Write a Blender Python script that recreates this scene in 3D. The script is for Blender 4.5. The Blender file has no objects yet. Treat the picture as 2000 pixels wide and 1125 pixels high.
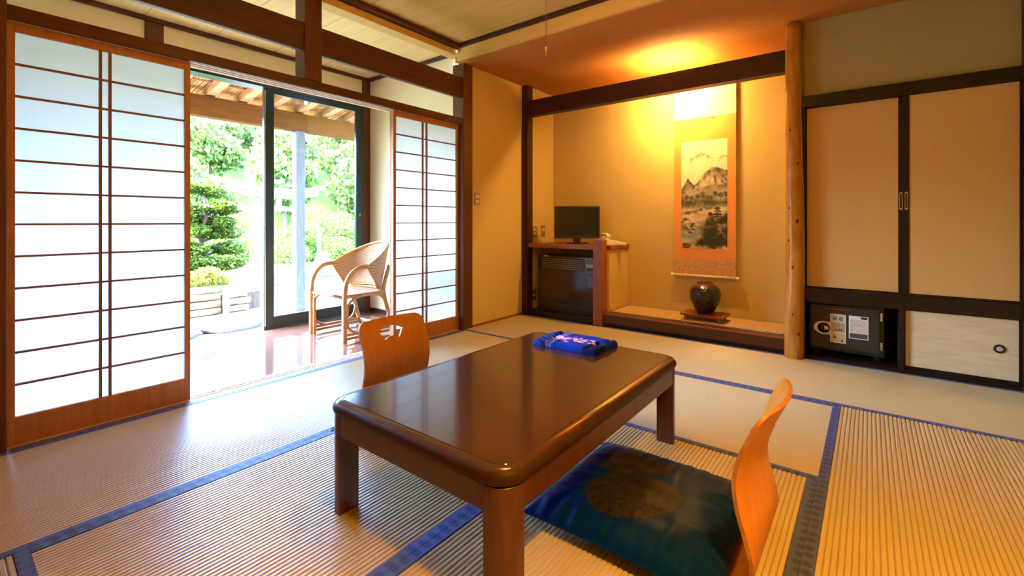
import bpy, bmesh, math, random
import numpy as np
from mathutils import Vector, Matrix, noise
from mathutils.geometry import delaunay_2d_cdt
S = bpy.context.scene
COL = S.collection
R = math.radians
PI = math.pi
random.seed(7)

# ------------------------------------------------------------------ camera
cam_d = bpy.data.cameras.new('camera'); cam = bpy.data.objects.new('camera', cam_d); COL.objects.link(cam)
cam_d.sensor_width = 36; cam_d.lens = 897/2000*36; cam_d.shift_y = -130.5/2000
cam_d.clip_start = .02; cam_d.clip_end = 300
cam.location = (0, 0, .93); cam.rotation_euler = (R(90), 0, math.atan(700/897))
S.camera = cam
# ------------------------------------------------------------------ sky, sun, exposure
W = bpy.data.worlds.new('sky'); S.world = W; W.use_nodes = True
wn = W.node_tree; wn.nodes.clear()
sky = wn.nodes.new('ShaderNodeTexSky'); sky.sky_type = 'NISHITA'; sky.sun_disc = False
sky.sun_elevation = R(58); sky.sun_rotation = R(200); sky.air_density = 1.6; sky.dust_density = 3.0
tint = wn.nodes.new('ShaderNodeMix'); tint.data_type = 'RGBA'; tint.blend_type = 'MULTIPLY'
tint.inputs[0].default_value = 1; tint.inputs[7].default_value = (.73, .97, 1.50, 1)
bg = wn.nodes.new('ShaderNodeBackground'); bg.inputs[1].default_value = 17.0
wo = wn.nodes.new('ShaderNodeOutputWorld')
wn.links.new(sky.outputs[0], tint.inputs[6]); wn.links.new(tint.outputs[2], bg.inputs[0]); wn.links.new(bg.outputs[0], wo.inputs[0])
sd = bpy.data.lights.new('sun', 'SUN'); sd.energy = 42; sd.angle = R(1.0); sd.color = (.94, .98, 1.0)
sun = bpy.data.objects.new('sun', sd); COL.objects.link(sun)
sun.rotation_euler = Vector((-.30, -.50, .82)).to_track_quat('Z', 'Y').to_euler()
S.view_settings.view_transform = 'Standard'; S.view_settings.look = 'None'
S.view_settings.exposure = 0.0; S.view_settings.gamma = 1; S.view_settings.use_curve_mapping = False
CEILING_LAMP = 27.0      # emission strength of the lamp over the table
ALCOVE_LAMP = 780.0
DOWNLIGHT = 470.0         # watts of the recessed lamp by the entrance, behind the camera      # emission strength of the bulb behind the alcove beam
WARM = (1.0, .47, .055)

# ------------------------------------------------------------------ materials
def principled(name, col, rough=.5, metal=0, spec=.5, coat=0, sheen=0):
    m = bpy.data.materials.new(name); m.use_nodes = True
    b = m.node_tree.nodes['Principled BSDF']
    b.inputs['Base Color'].default_value = (*col, 1); b.inputs['Roughness'].default_value = rough
    b.inputs['Metallic'].default_value = metal; b.inputs['Specular IOR Level'].default_value = spec
    b.inputs['Coat Weight'].default_value = coat; b.inputs['Sheen Weight'].default_value = sheen
    return m
def nd(m, t, **kw):
    n = m.node_tree.nodes.new(t)
    for k, v in kw.items(): setattr(n, k, v)
    return n
def lk(m, a, b): m.node_tree.links.new(a, b)
def bsdf(m): return m.node_tree.nodes['Principled BSDF']
def grainy(name, c1, c2, scale=(4, 4, 4), rough=.5, bump=0, bdist=.002, detail=6, lo=.35, hi=.65, nscale=5, **kw):
    """two-tone noise material in object space; unequal scale makes wood grain"""
    m = principled(name, c1, rough, **kw)
    tc = nd(m, 'ShaderNodeTexCoord'); mp = nd(m, 'ShaderNodeMapping'); mp.inputs['Scale'].default_value = scale
    nz = nd(m, 'ShaderNodeTexNoise'); nz.inputs['Scale'].default_value = nscale; nz.inputs['Detail'].default_value = detail
    cr = nd(m, 'ShaderNodeValToRGB')
    cr.color_ramp.elements[0].position = lo; cr.color_ramp.elements[1].position = hi
    cr.color_ramp.elements[0].color = (*c1, 1); cr.color_ramp.elements[1].color = (*c2, 1)
    lk(m, tc.outputs['Object'], mp.inputs[0]); lk(m, mp.outputs[0], nz.inputs['Vector']); lk(m, nz.outputs['Fac'], cr.inputs[0])
    lk(m, cr.outputs[0], bsdf(m).inputs['Base Color'])
    if bump:
        bp = nd(m, 'ShaderNodeBump'); bp.inputs['Strength'].default_value = bump; bp.inputs['Distance'].default_value = bdist
        lk(m, nz.outputs['Fac'], bp.inputs['Height']); lk(m, bp.outputs[0], bsdf(m).inputs['Normal'])
    return m
def emit(name, col, s):
    m = bpy.data.materials.new(name); m.use_nodes = True; m.node_tree.nodes.clear()
    e = nd(m, 'ShaderNodeEmission'); o = nd(m, 'ShaderNodeOutputMaterial')
    e.inputs[0].default_value = (*col, 1); e.inputs[1].default_value = s; lk(m, e.outputs[0], o.inputs[0]); return m
def vcol(name, rough=.7, **kw):
    m = principled(name, (1, 1, 1), rough, **kw)
    a = nd(m, 'ShaderNodeVertexColor'); a.layer_name = 'Col'; lk(m, a.outputs[0], bsdf(m).inputs['Base Color']); return m
def leafy(name, c1, c2, nscale=3.0, trans=.35):
    m = grainy(name, c1, c2, nscale=nscale, rough=.6, spec=.25)
    t = nd(m, 'ShaderNodeBsdfTranslucent'); mx = nd(m, 'ShaderNodeMixShader'); mx.inputs[0].default_value = trans
    out = m.node_tree.nodes['Material Output']
    cr = [n for n in m.node_tree.nodes if n.type == 'VALTORGB'][0]
    lk(m, cr.outputs[0], t.inputs[0]); lk(m, bsdf(m).outputs[0], mx.inputs[1]); lk(m, t.outputs[0], mx.inputs[2]); lk(m, mx.outputs[0], out.inputs[0])
    return m

M = {}
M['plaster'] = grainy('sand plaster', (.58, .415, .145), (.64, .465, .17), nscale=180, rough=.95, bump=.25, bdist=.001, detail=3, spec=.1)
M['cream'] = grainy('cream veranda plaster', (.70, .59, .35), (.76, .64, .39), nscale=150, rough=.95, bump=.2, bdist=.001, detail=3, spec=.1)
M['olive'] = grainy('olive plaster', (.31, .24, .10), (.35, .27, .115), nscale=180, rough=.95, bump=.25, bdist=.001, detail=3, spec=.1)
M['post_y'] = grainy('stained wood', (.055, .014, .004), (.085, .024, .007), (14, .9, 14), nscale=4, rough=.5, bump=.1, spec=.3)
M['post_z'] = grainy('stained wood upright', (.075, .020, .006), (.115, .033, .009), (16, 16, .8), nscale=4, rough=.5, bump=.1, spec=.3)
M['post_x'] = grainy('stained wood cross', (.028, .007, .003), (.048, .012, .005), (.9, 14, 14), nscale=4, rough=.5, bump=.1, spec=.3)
M['shojiwood'] = grainy('shoji cedar', (.33, .115, .032), (.42, .155, .045), (10, 10, 1.2), nscale=4, rough=.5, bump=.05)
M['muntin'] = grainy('shoji lattice', (.17, .055, .025), (.21, .07, .03), (10, 10, 10), nscale=4, rough=.6)
M['lightwood'] = grainy('pale cedar', (.62, .44, .24), (.72, .53, .31), (12, .7, 12), nscale=4, rough=.6)
M['ceil'] = grainy('ceiling veneer', (.58, .36, .085), (.66, .42, .11), (.5, 9, 9), nscale=3, rough=.6, spec=.25)
M['vceil'] = grainy('veranda ceiling veneer', (.72, .50, .19), (.80, .57, .23), (.5, 9, 9), nscale=3, rough=.65, spec=.2)
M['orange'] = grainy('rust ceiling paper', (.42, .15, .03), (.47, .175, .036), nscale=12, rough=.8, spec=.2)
M['black'] = grainy('black lacquer', (.008, .003, .002), (.015, .006, .003), (3, 3, 3), nscale=3, rough=.38, spec=.3)
M['dark'] = principled('near black backing', (.02, .015, .012), .9)  # near-black matte for backings and the closet inside
M['fusuma'] = grainy('fusuma paper', (.54, .30, .10), (.60, .345, .12), (60, 60, 60), nscale=6, rough=.85, bump=.08, bdist=.0005, spec=.15)
M['fusuma_low'] = grainy('pale fusuma paper', (.58, .42, .24), (.66, .49, .29), (1, 1, 5), nscale=9, rough=.85, bump=.08, bdist=.0005, spec=.15)
M['redwood'] = grainy('red lacquered wood', (.22, .050, .012), (.30, .075, .018), (1.5, 12, 12), nscale=4, rough=.32)
M['redpost'] = grainy('red lacquered post', (.24, .060, .012), (.32, .085, .018), (14, 14, 1), nscale=4, rough=.35)
M['log'] = grainy('polished log', (.32, .115, .012), (.50, .205, .026), (9, 9, 1.4), nscale=5, rough=.30, bump=.35, bdist=.004, lo=.3, hi=.7, spec=.25)
M['tatami'] = grainy('tatami rush', (.43, .345, .175), (.525, .43, .23), (90, 90, 1), nscale=3, rough=.38, bump=.10, bdist=.0003, spec=.72)
M['metal'] = principled('steel', (.62, .62, .62), .25, 1)
M['plastic_w'] = principled('ivory plastic', (.84, .78, .64), .4)
M['plastic_b'] = principled('black plastic', (.006, .006, .007), .28)
M['plate'] = principled('bronze plate', (.36, .25, .12), .45, .3)
M['dgreen'] = principled('dark sash', (.018, .028, .028), .30, .2)
M['white'] = principled('white print', (.75, .74, .70), .6)

def shoji_paper():
    m = bpy.data.materials.new('shoji paper'); m.use_nodes = True; m.node_tree.nodes.clear()
    t = nd(m, 'ShaderNodeBsdfTranslucent'); d = nd(m, 'ShaderNodeBsdfDiffuse'); mx = nd(m, 'ShaderNodeMixShader'); o = nd(m, 'ShaderNodeOutputMaterial')
    tc = nd(m, 'ShaderNodeTexCoord'); nz = nd(m, 'ShaderNodeTexNoise'); nz.inputs['Scale'].default_value = 60; nz.inputs['Detail'].default_value = 5
    cr = nd(m, 'ShaderNodeValToRGB'); cr.color_ramp.elements[0].color = (.43, .44, .46, 1); cr.color_ramp.elements[1].color = (.47, .48, .50, 1)
    lk(m, tc.outputs['Object'], nz.inputs['Vector']); lk(m, nz.outputs['Fac'], cr.inputs[0]); lk(m, cr.outputs[0], t.inputs[0])
    d.inputs[0].default_value = (.85, .83, .78, 1); mx.inputs[0].default_value = .22
    lk(m, t.outputs[0], mx.inputs[1]); lk(m, d.outputs[0], mx.inputs[2]); lk(m, mx.outputs[0], o.inputs[0]); return m
M['paper'] = shoji_paper()
def glass():
    m = bpy.data.materials.new('window glass'); m.use_nodes = True; m.node_tree.nodes.clear()
    t = nd(m, 'ShaderNodeBsdfTransparent'); g = nd(m, 'ShaderNodeBsdfGlossy'); mx = nd(m, 'ShaderNodeMixShader'); o = nd(m, 'ShaderNodeOutputMaterial')
    f = nd(m, 'ShaderNodeFresnel'); f.inputs[0].default_value = 1.45
    t.inputs[0].default_value = (.87, .92, .91, 1); g.inputs[0].default_value = (1, 1, 1, 1); g.inputs[1].default_value = .01
    lk(m, f.outputs[0], mx.inputs[0]); lk(m, t.outputs[0], mx.inputs[1]); lk(m, g.outputs[0], mx.inputs[2]); lk(m, mx.outputs[0], o.inputs[0]); return m
M['glass'] = glass()

# ------------------------------------------------------------------ helpers
def link(o, parent=None):
    COL.objects.link(o)
    if parent: o.parent = parent
    return o
def obj(name, bm, mat, parent=None, loc=(0, 0, 0), bevel=0, smooth=False, seg=2):
    me = bpy.data.meshes.new(name)
    if bevel:
        bmesh.ops.bevel(bm, geom=bm.edges[:], offset=bevel, segments=seg, profile=.6, affect='EDGES', clamp_overlap=True)
    bmesh.ops.recalc_face_normals(bm, faces=bm.faces[:])
    bm.to_mesh(me); bm.free()
    if mat: me.materials.append(M[mat] if isinstance(mat, str) else mat)
    if smooth:
        for p in me.polygons: p.use_smooth = True
    o = bpy.data.objects.new(name, me); o.location = loc
    return link(o, parent)
def smart(o, ang=40):
    o.data.set_sharp_from_angle(angle=R(ang)) if hasattr(o.data, 'set_sharp_from_angle') else None
    return o
def B(*boxes):
    bm = bmesh.new()
    for x0, x1, y0, y1, z0, z1 in boxes: addbox(bm, x0, x1, y0, y1, z0, z1)
    return bm
def addbox(bm, x0, x1, y0, y1, z0, z1):
    v = [bm.verts.new(p) for p in ((x0, y0, z0), (x1, y0, z0), (x1, y1, z0), (x0, y1, z0), (x0, y0, z1), (x1, y0, z1), (x1, y1, z1), (x0, y1, z1))]
    for f in ((0, 3, 2, 1), (4, 5, 6, 7), (0, 1, 5, 4), (1, 2, 6, 5), (2, 3, 7, 6), (3, 0, 4, 7)): bm.faces.new([v[i] for i in f])
def tube(bm, pts, r, n=8, closed=False, cap=True):
    pts = [Vector(p) for p in pts]; N = len(pts)
    rr = r if isinstance(r, (list, tuple)) else [r]*N
    up = None; rings = []
    for i, p in enumerate(pts):
        if closed: t = pts[(i+1) % N]-pts[i-1]
        else: t = pts[min(i+1, N-1)]-pts[max(i-1, 0)]
        t.normalize()
        if up is None: up = t.orthogonal().normalized()
        up = (up - t*up.dot(t)).normalized(); w = t.cross(up)
        rings.append([bm.verts.new(p+(up*math.cos(2*PI*k/n)+w*math.sin(2*PI*k/n))*rr[i]) for k in range(n)])
    for i in range(N if closed else N-1):
        a, b = rings[i], rings[(i+1) % N]
        for k in range(n): bm.faces.new((a[k], a[(k+1) % n], b[(k+1) % n], b[k]))
    if cap and not closed: bm.faces.new(rings[0][::-1]); bm.faces.new(rings[-1])
def lathe(bm, prof, n=32, c=(0, 0)):
    rings = []
    for r, z in prof:
        if r < 1e-5: rings.append([bm.verts.new((c[0], c[1], z))])
        else: rings.append([bm.verts.new((c[0]+r*math.cos(2*PI*k/n), c[1]+r*math.sin(2*PI*k/n), z)) for k in range(n)])
    for a, b in zip(rings, rings[1:]):
        for k in range(n):
            k2 = (k+1) % n
            if len(a) == 1 and len(b) == 1: continue
            if len(a) == 1: bm.faces.new((a[0], b[k2], b[k]))
            elif len(b) == 1: bm.faces.new((a[k], a[k2], b[0]))
            else: bm.faces.new((a[k], a[k2], b[k2], b[k]))
def prism(bm, poly, z0, z1):
    a = [bm.verts.new((x, y, z0)) for x, y in poly]; b = [bm.verts.new((x, y, z1)) for x, y in poly]
    n = len(poly); bm.faces.new(a[::-1]); bm.faces.new(b)
    for i in range(n): bm.faces.new((a[i], a[(i+1) % n], b[(i+1) % n], b[i]))
def rrect(x0, x1, y0, y1, r, n=6):
    out = []
    for cx, cy, a0 in ((x1-r, y1-r, 0), (x0+r, y1-r, 90), (x0+r, y0+r, 180), (x1-r, y0+r, 270)):
        for k in range(n+1):
            a = R(a0+90*k/n); out.append((cx+r*math.cos(a), cy+r*math.sin(a)))
    return out
def spline(pts, n=8):
    """Catmull-Rom through points"""
    P = [Vector(p) for p in pts]; out = []
    for i in range(len(P)-1):
        p0 = P[max(i-1, 0)]; p1 = P[i]; p2 = P[i+1]; p3 = P[min(i+2, len(P)-1)]
        for k in range(n):
            t = k/n
            out.append(.5*((2*p1)+(p2-p0)*t+(2*p0-5*p1+4*p2-p3)*t*t+(3*p1-p0-3*p2+p3)*t**3))
    out.append(P[-1]); return out
def tag(o, label=None, cat=None, group=None, kind=None):
    if label: o['label'] = label
    if cat: o['category'] = cat
    if group: o['group'] = group
    if kind: o['kind'] = kind
    return o
def thing(name, label, cat, loc=(0, 0, 0), rz=0, group=None):
    o = bpy.data.objects.new(name, None); o.empty_display_size = .1; o.location = loc; o.rotation_euler = (0, 0, rz)
    link(o); return tag(o, label, cat, group)
def struct(name, bm, mat, parent=None, label=None, **kw):
    o = obj(name, bm, mat, parent, **kw); o['kind'] = 'structure'
    if label: o['label'] = label
    return o
def shell(name, label=None):
    o = bpy.data.objects.new(name, None); link(o); o['kind'] = 'structure'
    if label: o['label'] = label
    return o
def copy(o, parent=None):
    c = o.copy(); link(c, parent)
    for ch in o.children: copy(ch, c)
    return c
def piece(src, name, parent, loc, rot=None, scale=None):
    c = bpy.data.objects.new(name, src); c.location = loc
    if rot: c.rotation_euler = rot
    if scale: c.scale = scale
    return link(c, parent)

# ================================================================== ROOM SHELL
XL, XR, YF, YB = -2.755, .72, -.65, 3.71
ZC, ZD = 2.42, 2.285           # main ceiling, dropped ceiling
YD = 2.80                      # fascia of the dropped ceiling
XV, YV = -4.15, 2.88           # veranda window plane, veranda end wall
# ---- floor: subfloor with tatami mats
floor = struct('floor', B((XL, XR, YF, YB, -.12, -.06)), 'dark', label='tatami covered floor of the room')
def heri_mat():
    m = principled('tatami border cloth', (.06, .075, .16), .6, spec=.3)
    tc = nd(m, 'ShaderNodeTexCoord'); mp = nd(m, 'ShaderNodeMapping'); mp.inputs['Scale'].default_value = (26, 26, 26)
    vo = nd(m, 'ShaderNodeTexVoronoi'); vo.inputs['Scale'].default_value = 1.0; vo.inputs['Randomness'].default_value = .15
    cr = nd(m, 'ShaderNodeValToRGB'); e = cr.color_ramp.elements
    e[0].position = .25; e[0].color = (.035, .050, .150, 1); e[1].position = .42; e[1].color = (.065, .095, .270, 1)
    lk(m, tc.outputs['Object'], mp.inputs[0]); lk(m, mp.outputs[0], vo.inputs['Vector']); lk(m, vo.outputs['Distance'], cr.inputs[0]); lk(m, cr.outputs[0], bsdf(m).inputs['Base Color']); return m
M['heri'] = heri_mat()
M['alcove_rush'] = grainy('alcove rush', (.46, .29, .11), (.54, .35, .14), (90, 90, 1), nscale=3, rough=.7, spec=.15)
def tatami(x0, x1, y0, y1, along, borders=(1, 1), parent=floor, pitch=.0155, hb=.031, ztop=0., thick=.055, hm='heri', mm='tatami'):
    """rush mat: ridges run along its length, cloth borders on its long sides; local z=0 is the crest"""
    L = (y1-y0 if along == 'y' else x1-x0)-.0016; Wd = (x1-x0 if along == 'y' else y1-y0)-.0016
    n = max(4, round(Wd/pitch)); p = Wd/n; prof = []
    for i in range(n):
        for k in range(8):
            t = k/8; prof.append((-Wd/2+(i+t)*p, -.0052+.0052*min(1, math.sin(PI*t)*1.5)**.5))
    prof.append((Wd/2, -.0052))
    bm = bmesh.new()
    A = [bm.verts.new((u, -L/2, z)) for u, z in prof]; C = [bm.verts.new((u, L/2, z)) for u, z in prof]
    for i in range(len(prof)-1): bm.faces.new((A[i], A[i+1], C[i+1], C[i]))
    a0, a1 = bm.verts.new((-Wd/2, -L/2, -thick)), bm.verts.new((Wd/2, -L/2, -thick))
    c0, c1 = bm.verts.new((-Wd/2, L/2, -thick)), bm.verts.new((Wd/2, L/2, -thick))
    bm.faces.new((a0, c0, c1, a1)); bm.faces.new((A[0], C[0], c0, a0)); bm.faces.new((A[-1], a1, c1, C[-1]))
    bm.faces.new([a0, a1]+A[::-1]); bm.faces.new([c1, c0]+C)
    o = obj('tatami_mat', bm, mm, parent, ((x0+x1)/2, (y0+y1)/2, ztop))
    if along == 'x': o.rotation_euler = (0, 0, -PI/2)
    for s, on in zip((-1, 1), borders):
        if on:
            u0, u1 = sorted((s*(Wd/2+.0006), s*(Wd/2-hb)))
            obj('border', B((u0, u1, -L/2, L/2, -.02, .0016)), hm, o, bevel=.0008, seg=1)
    return o
xs = (-2.745, -1.885, -1.012, -.150, .72)
tatami(xs[0], xs[1], 1.10, 2.84, 'y'); tatami(xs[0], xs[1], YF, 1.10, 'y')
tatami(xs[0], -1.0, 2.84, 3.70, 'x'); tatami(-1.0, XR, 2.84, 3.70, 'x')
tatami(xs[1], xs[3], 1.972, 2.84, 'x'); tatami(xs[1], xs[2], .185, 1.972, 'y'); tatami(xs[2], xs[3], .185, 1.972, 'y')
tatami(xs[3], xs[4], 1.10, 2.84, 'y'); tatami(xs[3], xs[4], YF, 1.10, 'y'); tatami(xs[1], xs[3], YF, .185, 'x')

# ---- walls
struct('wall_left', B((XL-.10, XL, 2.95, 3.70, -.06, ZD)), 'plaster', label='ochre plaster wall between veranda post and alcove')
struct('wall_left_near', B((XL-.10, XL, YF, .13, -.06, ZC)), 'plaster')
struct('wall_right', B((XR, XR+.1, YF-.1, 4.3, -.06, ZC+.05)), 'plaster')
struct('wall_front', B((XL-.1, XR, YF-.1, YF, -.06, ZC+.05)), 'plaster')
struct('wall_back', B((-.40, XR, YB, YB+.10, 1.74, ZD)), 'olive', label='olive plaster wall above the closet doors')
struct('wall_alcove_back', B((-2.80, XR, 4.20, 4.30, -.06, ZD+.05)), 'plaster', label='sand plaster wall behind the hanging scroll')
struct('wall_alcove_left', B((-2.80, -2.71, 3.72, 4.20, -.06, ZD+.05)), 'plaster')
struct('wall_alcove_right', B((-.40, -.372, 3.72, 4.20, -.06, ZD+.02)), 'plaster')
# ---- ceilings
ceiling = struct('ceiling', B((XL-.10, XR, YF, YD+.02, ZC+.012, ZC+.06)), 'dark', label='veneer board ceiling of the room')
y = YD
while y > YF:
    y0 = max(y-.455, YF); obj('ceiling_board', B((XL-.09, XR, y0+.0015, y-.0015, ZC, ZC+.014)), 'ceil', ceiling, bevel=.003, seg=1); y -= .455
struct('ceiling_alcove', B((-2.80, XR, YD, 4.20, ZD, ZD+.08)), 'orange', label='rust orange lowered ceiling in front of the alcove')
struct('trim_fascia', B((XL, XR, YD-.022, YD, ZD-.001, ZC-.03)), 'ceil', bevel=.002)
struct('trim_ceiling_back', B((XL-.02, XR, YD-.045, YD-.001, ZC-.035, ZC-.001)), 'post_x', bevel=.003)
struct('trim_ceiling_left', B((XL-.03, XL+.045, YF, YD-.045, ZC-.035, ZC-.001)), 'post_y', bevel=.003)
struct('trim_wall_plate', B((XL-.11, XL-.01, YF, 2.84, ZC-.085, ZC-.036)), 'ceil', bevel=.002)

# ---- left side: posts, lintel, beam, sill
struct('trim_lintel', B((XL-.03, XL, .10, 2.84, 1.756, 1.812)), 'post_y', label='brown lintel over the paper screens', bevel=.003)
tk = shell('trim_track', 'grooved underside of the lintel')
for k, (a, b, z) in enumerate(((-.030, -.044, 1.756), (-.044, -.064, 1.771), (-.064, -.078, 1.756), (-.078, -.098, 1.771), (-.098, -.125, 1.756))):
    obj('track_rib' if k % 2 == 0 else 'track_groove', B((XL+b, XL+a, .10, 2.84, z, 1.80)), 'lightwood', tk)
struct('trim_beam', B((XL-.045, XL-.006, -.65, 1.450, 1.986, 2.163), (XL-.045, XL-.006, 1.558, 2.842, 1.986, 2.163)), 'post_y', label='heavy dark beam crossing above the screens', bevel=.006)
struct('trim_strut', B((XL-.115, XL+.004, 1.448, 1.560, 1.813, ZC-.036)), 'post_z', label='short brown post standing on the lintel', bevel=.003)
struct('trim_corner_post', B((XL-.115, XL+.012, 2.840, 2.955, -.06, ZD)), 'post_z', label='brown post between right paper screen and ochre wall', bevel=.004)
struct('trim_near_post', B((XL-.115, XL+.012, .095, .207, -.06, ZC-.036)), 'post_z', label='dark post left of the paper screens', bevel=.004)
sill = shell('trim_sill', 'wooden threshold with sliding grooves')
for k, (a, b, z) in enumerate(((.010, -.030, -.003), (-.030, -.046, -.004), (-.046, -.062, -.012), (-.062, -.078, -.004), (-.078, -.094, -.012), (-.094, -.125, -.004))):
    obj('sill_strip', B((XL+b, XL+a, .20, 2.84, -.05, z)), 'lightwood' if k else 'muntin', sill)
struct('baseboard_left', B((XL, XL+.010, 2.955, 3.69, -.02, .018)), 'redwood')

# ---- shoji screens
def shoji(name, label, y0, y1, xf, rows=12, zb=.0, zt=1.765, lp=.024, mid=None):
    """xf: room-side face"""
    d = shell(name, label); t = .030; p0, p1 = .115, 1.718
    for a, b in ((y0, y0+lp), (y1-lp, y1)): obj('stile', B((xf-t, xf, a, b, zb, zt)), 'shojiwood', d, bevel=.002)
    obj('top_rail', B((xf-t+.001, xf-.001, y0+lp, y1-lp, p1, zt)), 'shojiwood', d, bevel=.002)
    obj('bottom_rail', B((xf-t+.001, xf-.001, y0+lp, y1-lp, zb, p0)), 'shojiwood', d, bevel=.002)
    a, b = y0+lp, y1-lp; mid = mid or ((a+b)/2-.018, (a+b)/2+.018)
    bm = B((xf-.016, xf-.004, a, b, -.0044, .0044)); me = bpy.data.meshes.new('muntin'); bm.to_mesh(me); bm.free(); me.materials.append(M['muntin'])
    for k in range(1, rows): piece(me, 'muntin', d, (0, 0, p0+(p1-p0)*k/rows))
    for m_ in mid: obj('upright_muntin', B((xf-.017, xf-.003, m_-.0052, m_+.0052, p0, p1)), 'muntin', d)
    cols = ((a, mid[0]), (mid[0], mid[1]), (mid[1], b))
    for c0, c1 in cols:
        me = bpy.data.meshes.new('pane'); h = (p1-p0)/rows
        me.from_pydata([(xf-.017, c0, 0), (xf-.017, c1, 0), (xf-.017, c1, h), (xf-.017, c0, h)], [], [(0, 1, 2, 3)]); me.materials.append(M['paper'])
        for k in range(rows): piece(me, 'pane', d, (0, 0, p0+h*k))
    return d
shoji('door_1', 'wide white paper screen at the left edge', .210, .857, XL-.044+.002, mid=(.503, .537))
shoji('door_2', 'white paper screen beside the brown corner post', 2.150, 2.838, XL-.044+.002, mid=(2.442, 2.482))
obj('edge_strip', B((XL-.086, XL-.074, 2.150, 2.176, .0, 1.765)), 'shojiwood', bpy.data.objects['door_2'], bevel=.002)

# ================================================================== VERANDA
def granite():
    m = grainy('polished veranda floor', (.28, .115, .065), (.38, .18, .11), nscale=70, rough=.10, detail=4, spec=.9, coat=.6); return m
M['vfloor'] = granite()
vf = struct('floor_veranda', B((-4.25, XL-.126, YF, YV, -.10, -.012)), 'vfloor', label='polished reddish floor of the veranda')
struct('ceiling_veranda', B((XV-.02, XL-.10, YF, YV+.02, 2.432, 2.47)), 'dark', label='pale board ceiling of the veranda')
y = 2.80
cv = bpy.data.objects['ceiling_veranda']
obj('ceiling_board', B((XV, XL-.10, 2.8015, YV, 2.418, 2.433)), 'vceil', cv, bevel=.002, seg=1)
while y > YF:
    y0 = max(y-.455, YF); obj('ceiling_board', B((XV, XL-.10, y0+.0015, y-.0015, 2.418, 2.433)), 'vceil', cv, bevel=.002, seg=1); y -= .455
struct('wall_veranda_end', B((-4.28, XL-.101, YV, YV+.09, -.06, 2.45)), 'cream', label='cream wall at the end of the veranda behind the wicker chair')
struct('wall_veranda_near', B((-4.28, XL-.101, YF-.09, YF, -.06, 2.45)), 'cream')
struct('wall_veranda_window', B((XV-.10, XV, YF, YV, 2.135, 2.45)), 'cream', label='cream wall strip above the veranda glass doors')
struct('wall_veranda_low', B((XV-.10, XV, YF, -.20, -.06, 2.135)), 'cream')
struct('trim_veranda_ceiling', B((XV, XV+.028, YF, YV, 2.385, 2.417), (XV+.028, XL-.101, YV-.028, YV, 2.385, 2.417)), 'post_y', bevel=.002)
struct('trim_veranda_strut', B((XV, XV+.016, .985, 1.098, 2.135, 2.384)), 'post_z', label='short brown strut above the glass doors', bevel=.002)
struct('trim_veranda_corner', B((XV-.02, XV+.022, YV-.088, YV-.001, -.012, 2.384)), 'post_z', label='brown post in the veranda corner', bevel=.003)
struct('trim_veranda_skirt', B((XV+.03, XL-.13, YV-.012, YV, -.012, .030)), 'post_x', bevel=.002)
fr = struct('window_frame', B((XV-.09, XV+.04, -.20, YV-.088, 2.085, 2.135), (XV-.09, XV+.035, -.20, YV-.088, -.06, -.010)), 'dgreen', label='dark metal head and sill track of the glass doors', bevel=.003)
def sash(name, label, y0, y1, xf):
    d = shell(name, label); t = .035; s = .085
    obj('stile', B((xf-t, xf, y0, y0+s, -.008, 2.09)), 'dgreen', d, bevel=.004)
    obj('stile', B((xf-t, xf, y1-s, y1, -.008, 2.09)), 'dgreen', d, bevel=.004)
    obj('top_rail', B((xf-t+.002, xf-.002, y0+s, y1-s, 2.045, 2.09)), 'dgreen', d, bevel=.003)
    obj('bottom_rail', B((xf-t+.002, xf-.002, y0+s, y1-s, -.008, .095)), 'dgreen', d, bevel=.003)
    obj('pane', B((xf-.020, xf-.016, y0+s, y1-s, .095, 2.045)), 'glass', d)
    obj('edge_strip', B((xf-.001, xf+.003, y0+.004, y0+.012, .02, 2.06)), 'metal', d)
    return d
sash('window_1', 'dark framed sliding glass door beside the wicker chair', 1.805, 2.79, XV+.033)
sash('window_2', 'unseen dark framed glass door added to let daylight in behind the left paper screen', -.20, .80, XV+.033)  # unseen, added so daylight reaches the left paper screen
obj('lock_button', B((XV+.033, XV+.040, 2.735, 2.750, .98, 1.01)), 'metal', bpy.data.objects['window_1'], bevel=.002)

# ================================================================== ALCOVE
struct('trim_alcove_post', B((-2.766, -2.684, 3.69, 3.78, -.06, ZD)), 'post_x', label='dark post at the left corner of the alcove', bevel=.003)
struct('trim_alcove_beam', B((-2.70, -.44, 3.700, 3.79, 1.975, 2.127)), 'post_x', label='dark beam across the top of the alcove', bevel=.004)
# natural log post
bm = bmesh.new(); nseg = 40; rings = []
for i in range(nseg+1):
    z = -.03+(2.31+.03)*i/nseg*.986; r = .060-.0125*i/nseg
    ring = []
    for k in range(24):
        a = 2*PI*k/24
        rr = r*(1+.05*noise.noise(Vector((math.cos(a)*1.2, math.sin(a)*1.2, z*2.2)))+.02*noise.noise(Vector((math.cos(a)*4, math.sin(a)*4, z*9))))
        ring.append(bm.verts.new((-.412+.006*math.sin(z*2.3)+rr*math.cos(a), 3.668+rr*math.sin(a), z)))
    rings.append(ring)
for a, b in zip(rings, rings[1:]):
    for k in range(24): bm.faces.new((a[k], a[(k+1) % 24], b[(k+1) % 24], b[k]))
bm.faces.new(rings[0][::-1]); bm.faces.new(rings[-1])
lp = struct('trim_log_post', bm, 'log', label='round polished log post between alcove and closet', smooth=True)
M['knot'] = principled('log knot', (.05, .018, .006), .5)
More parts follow.
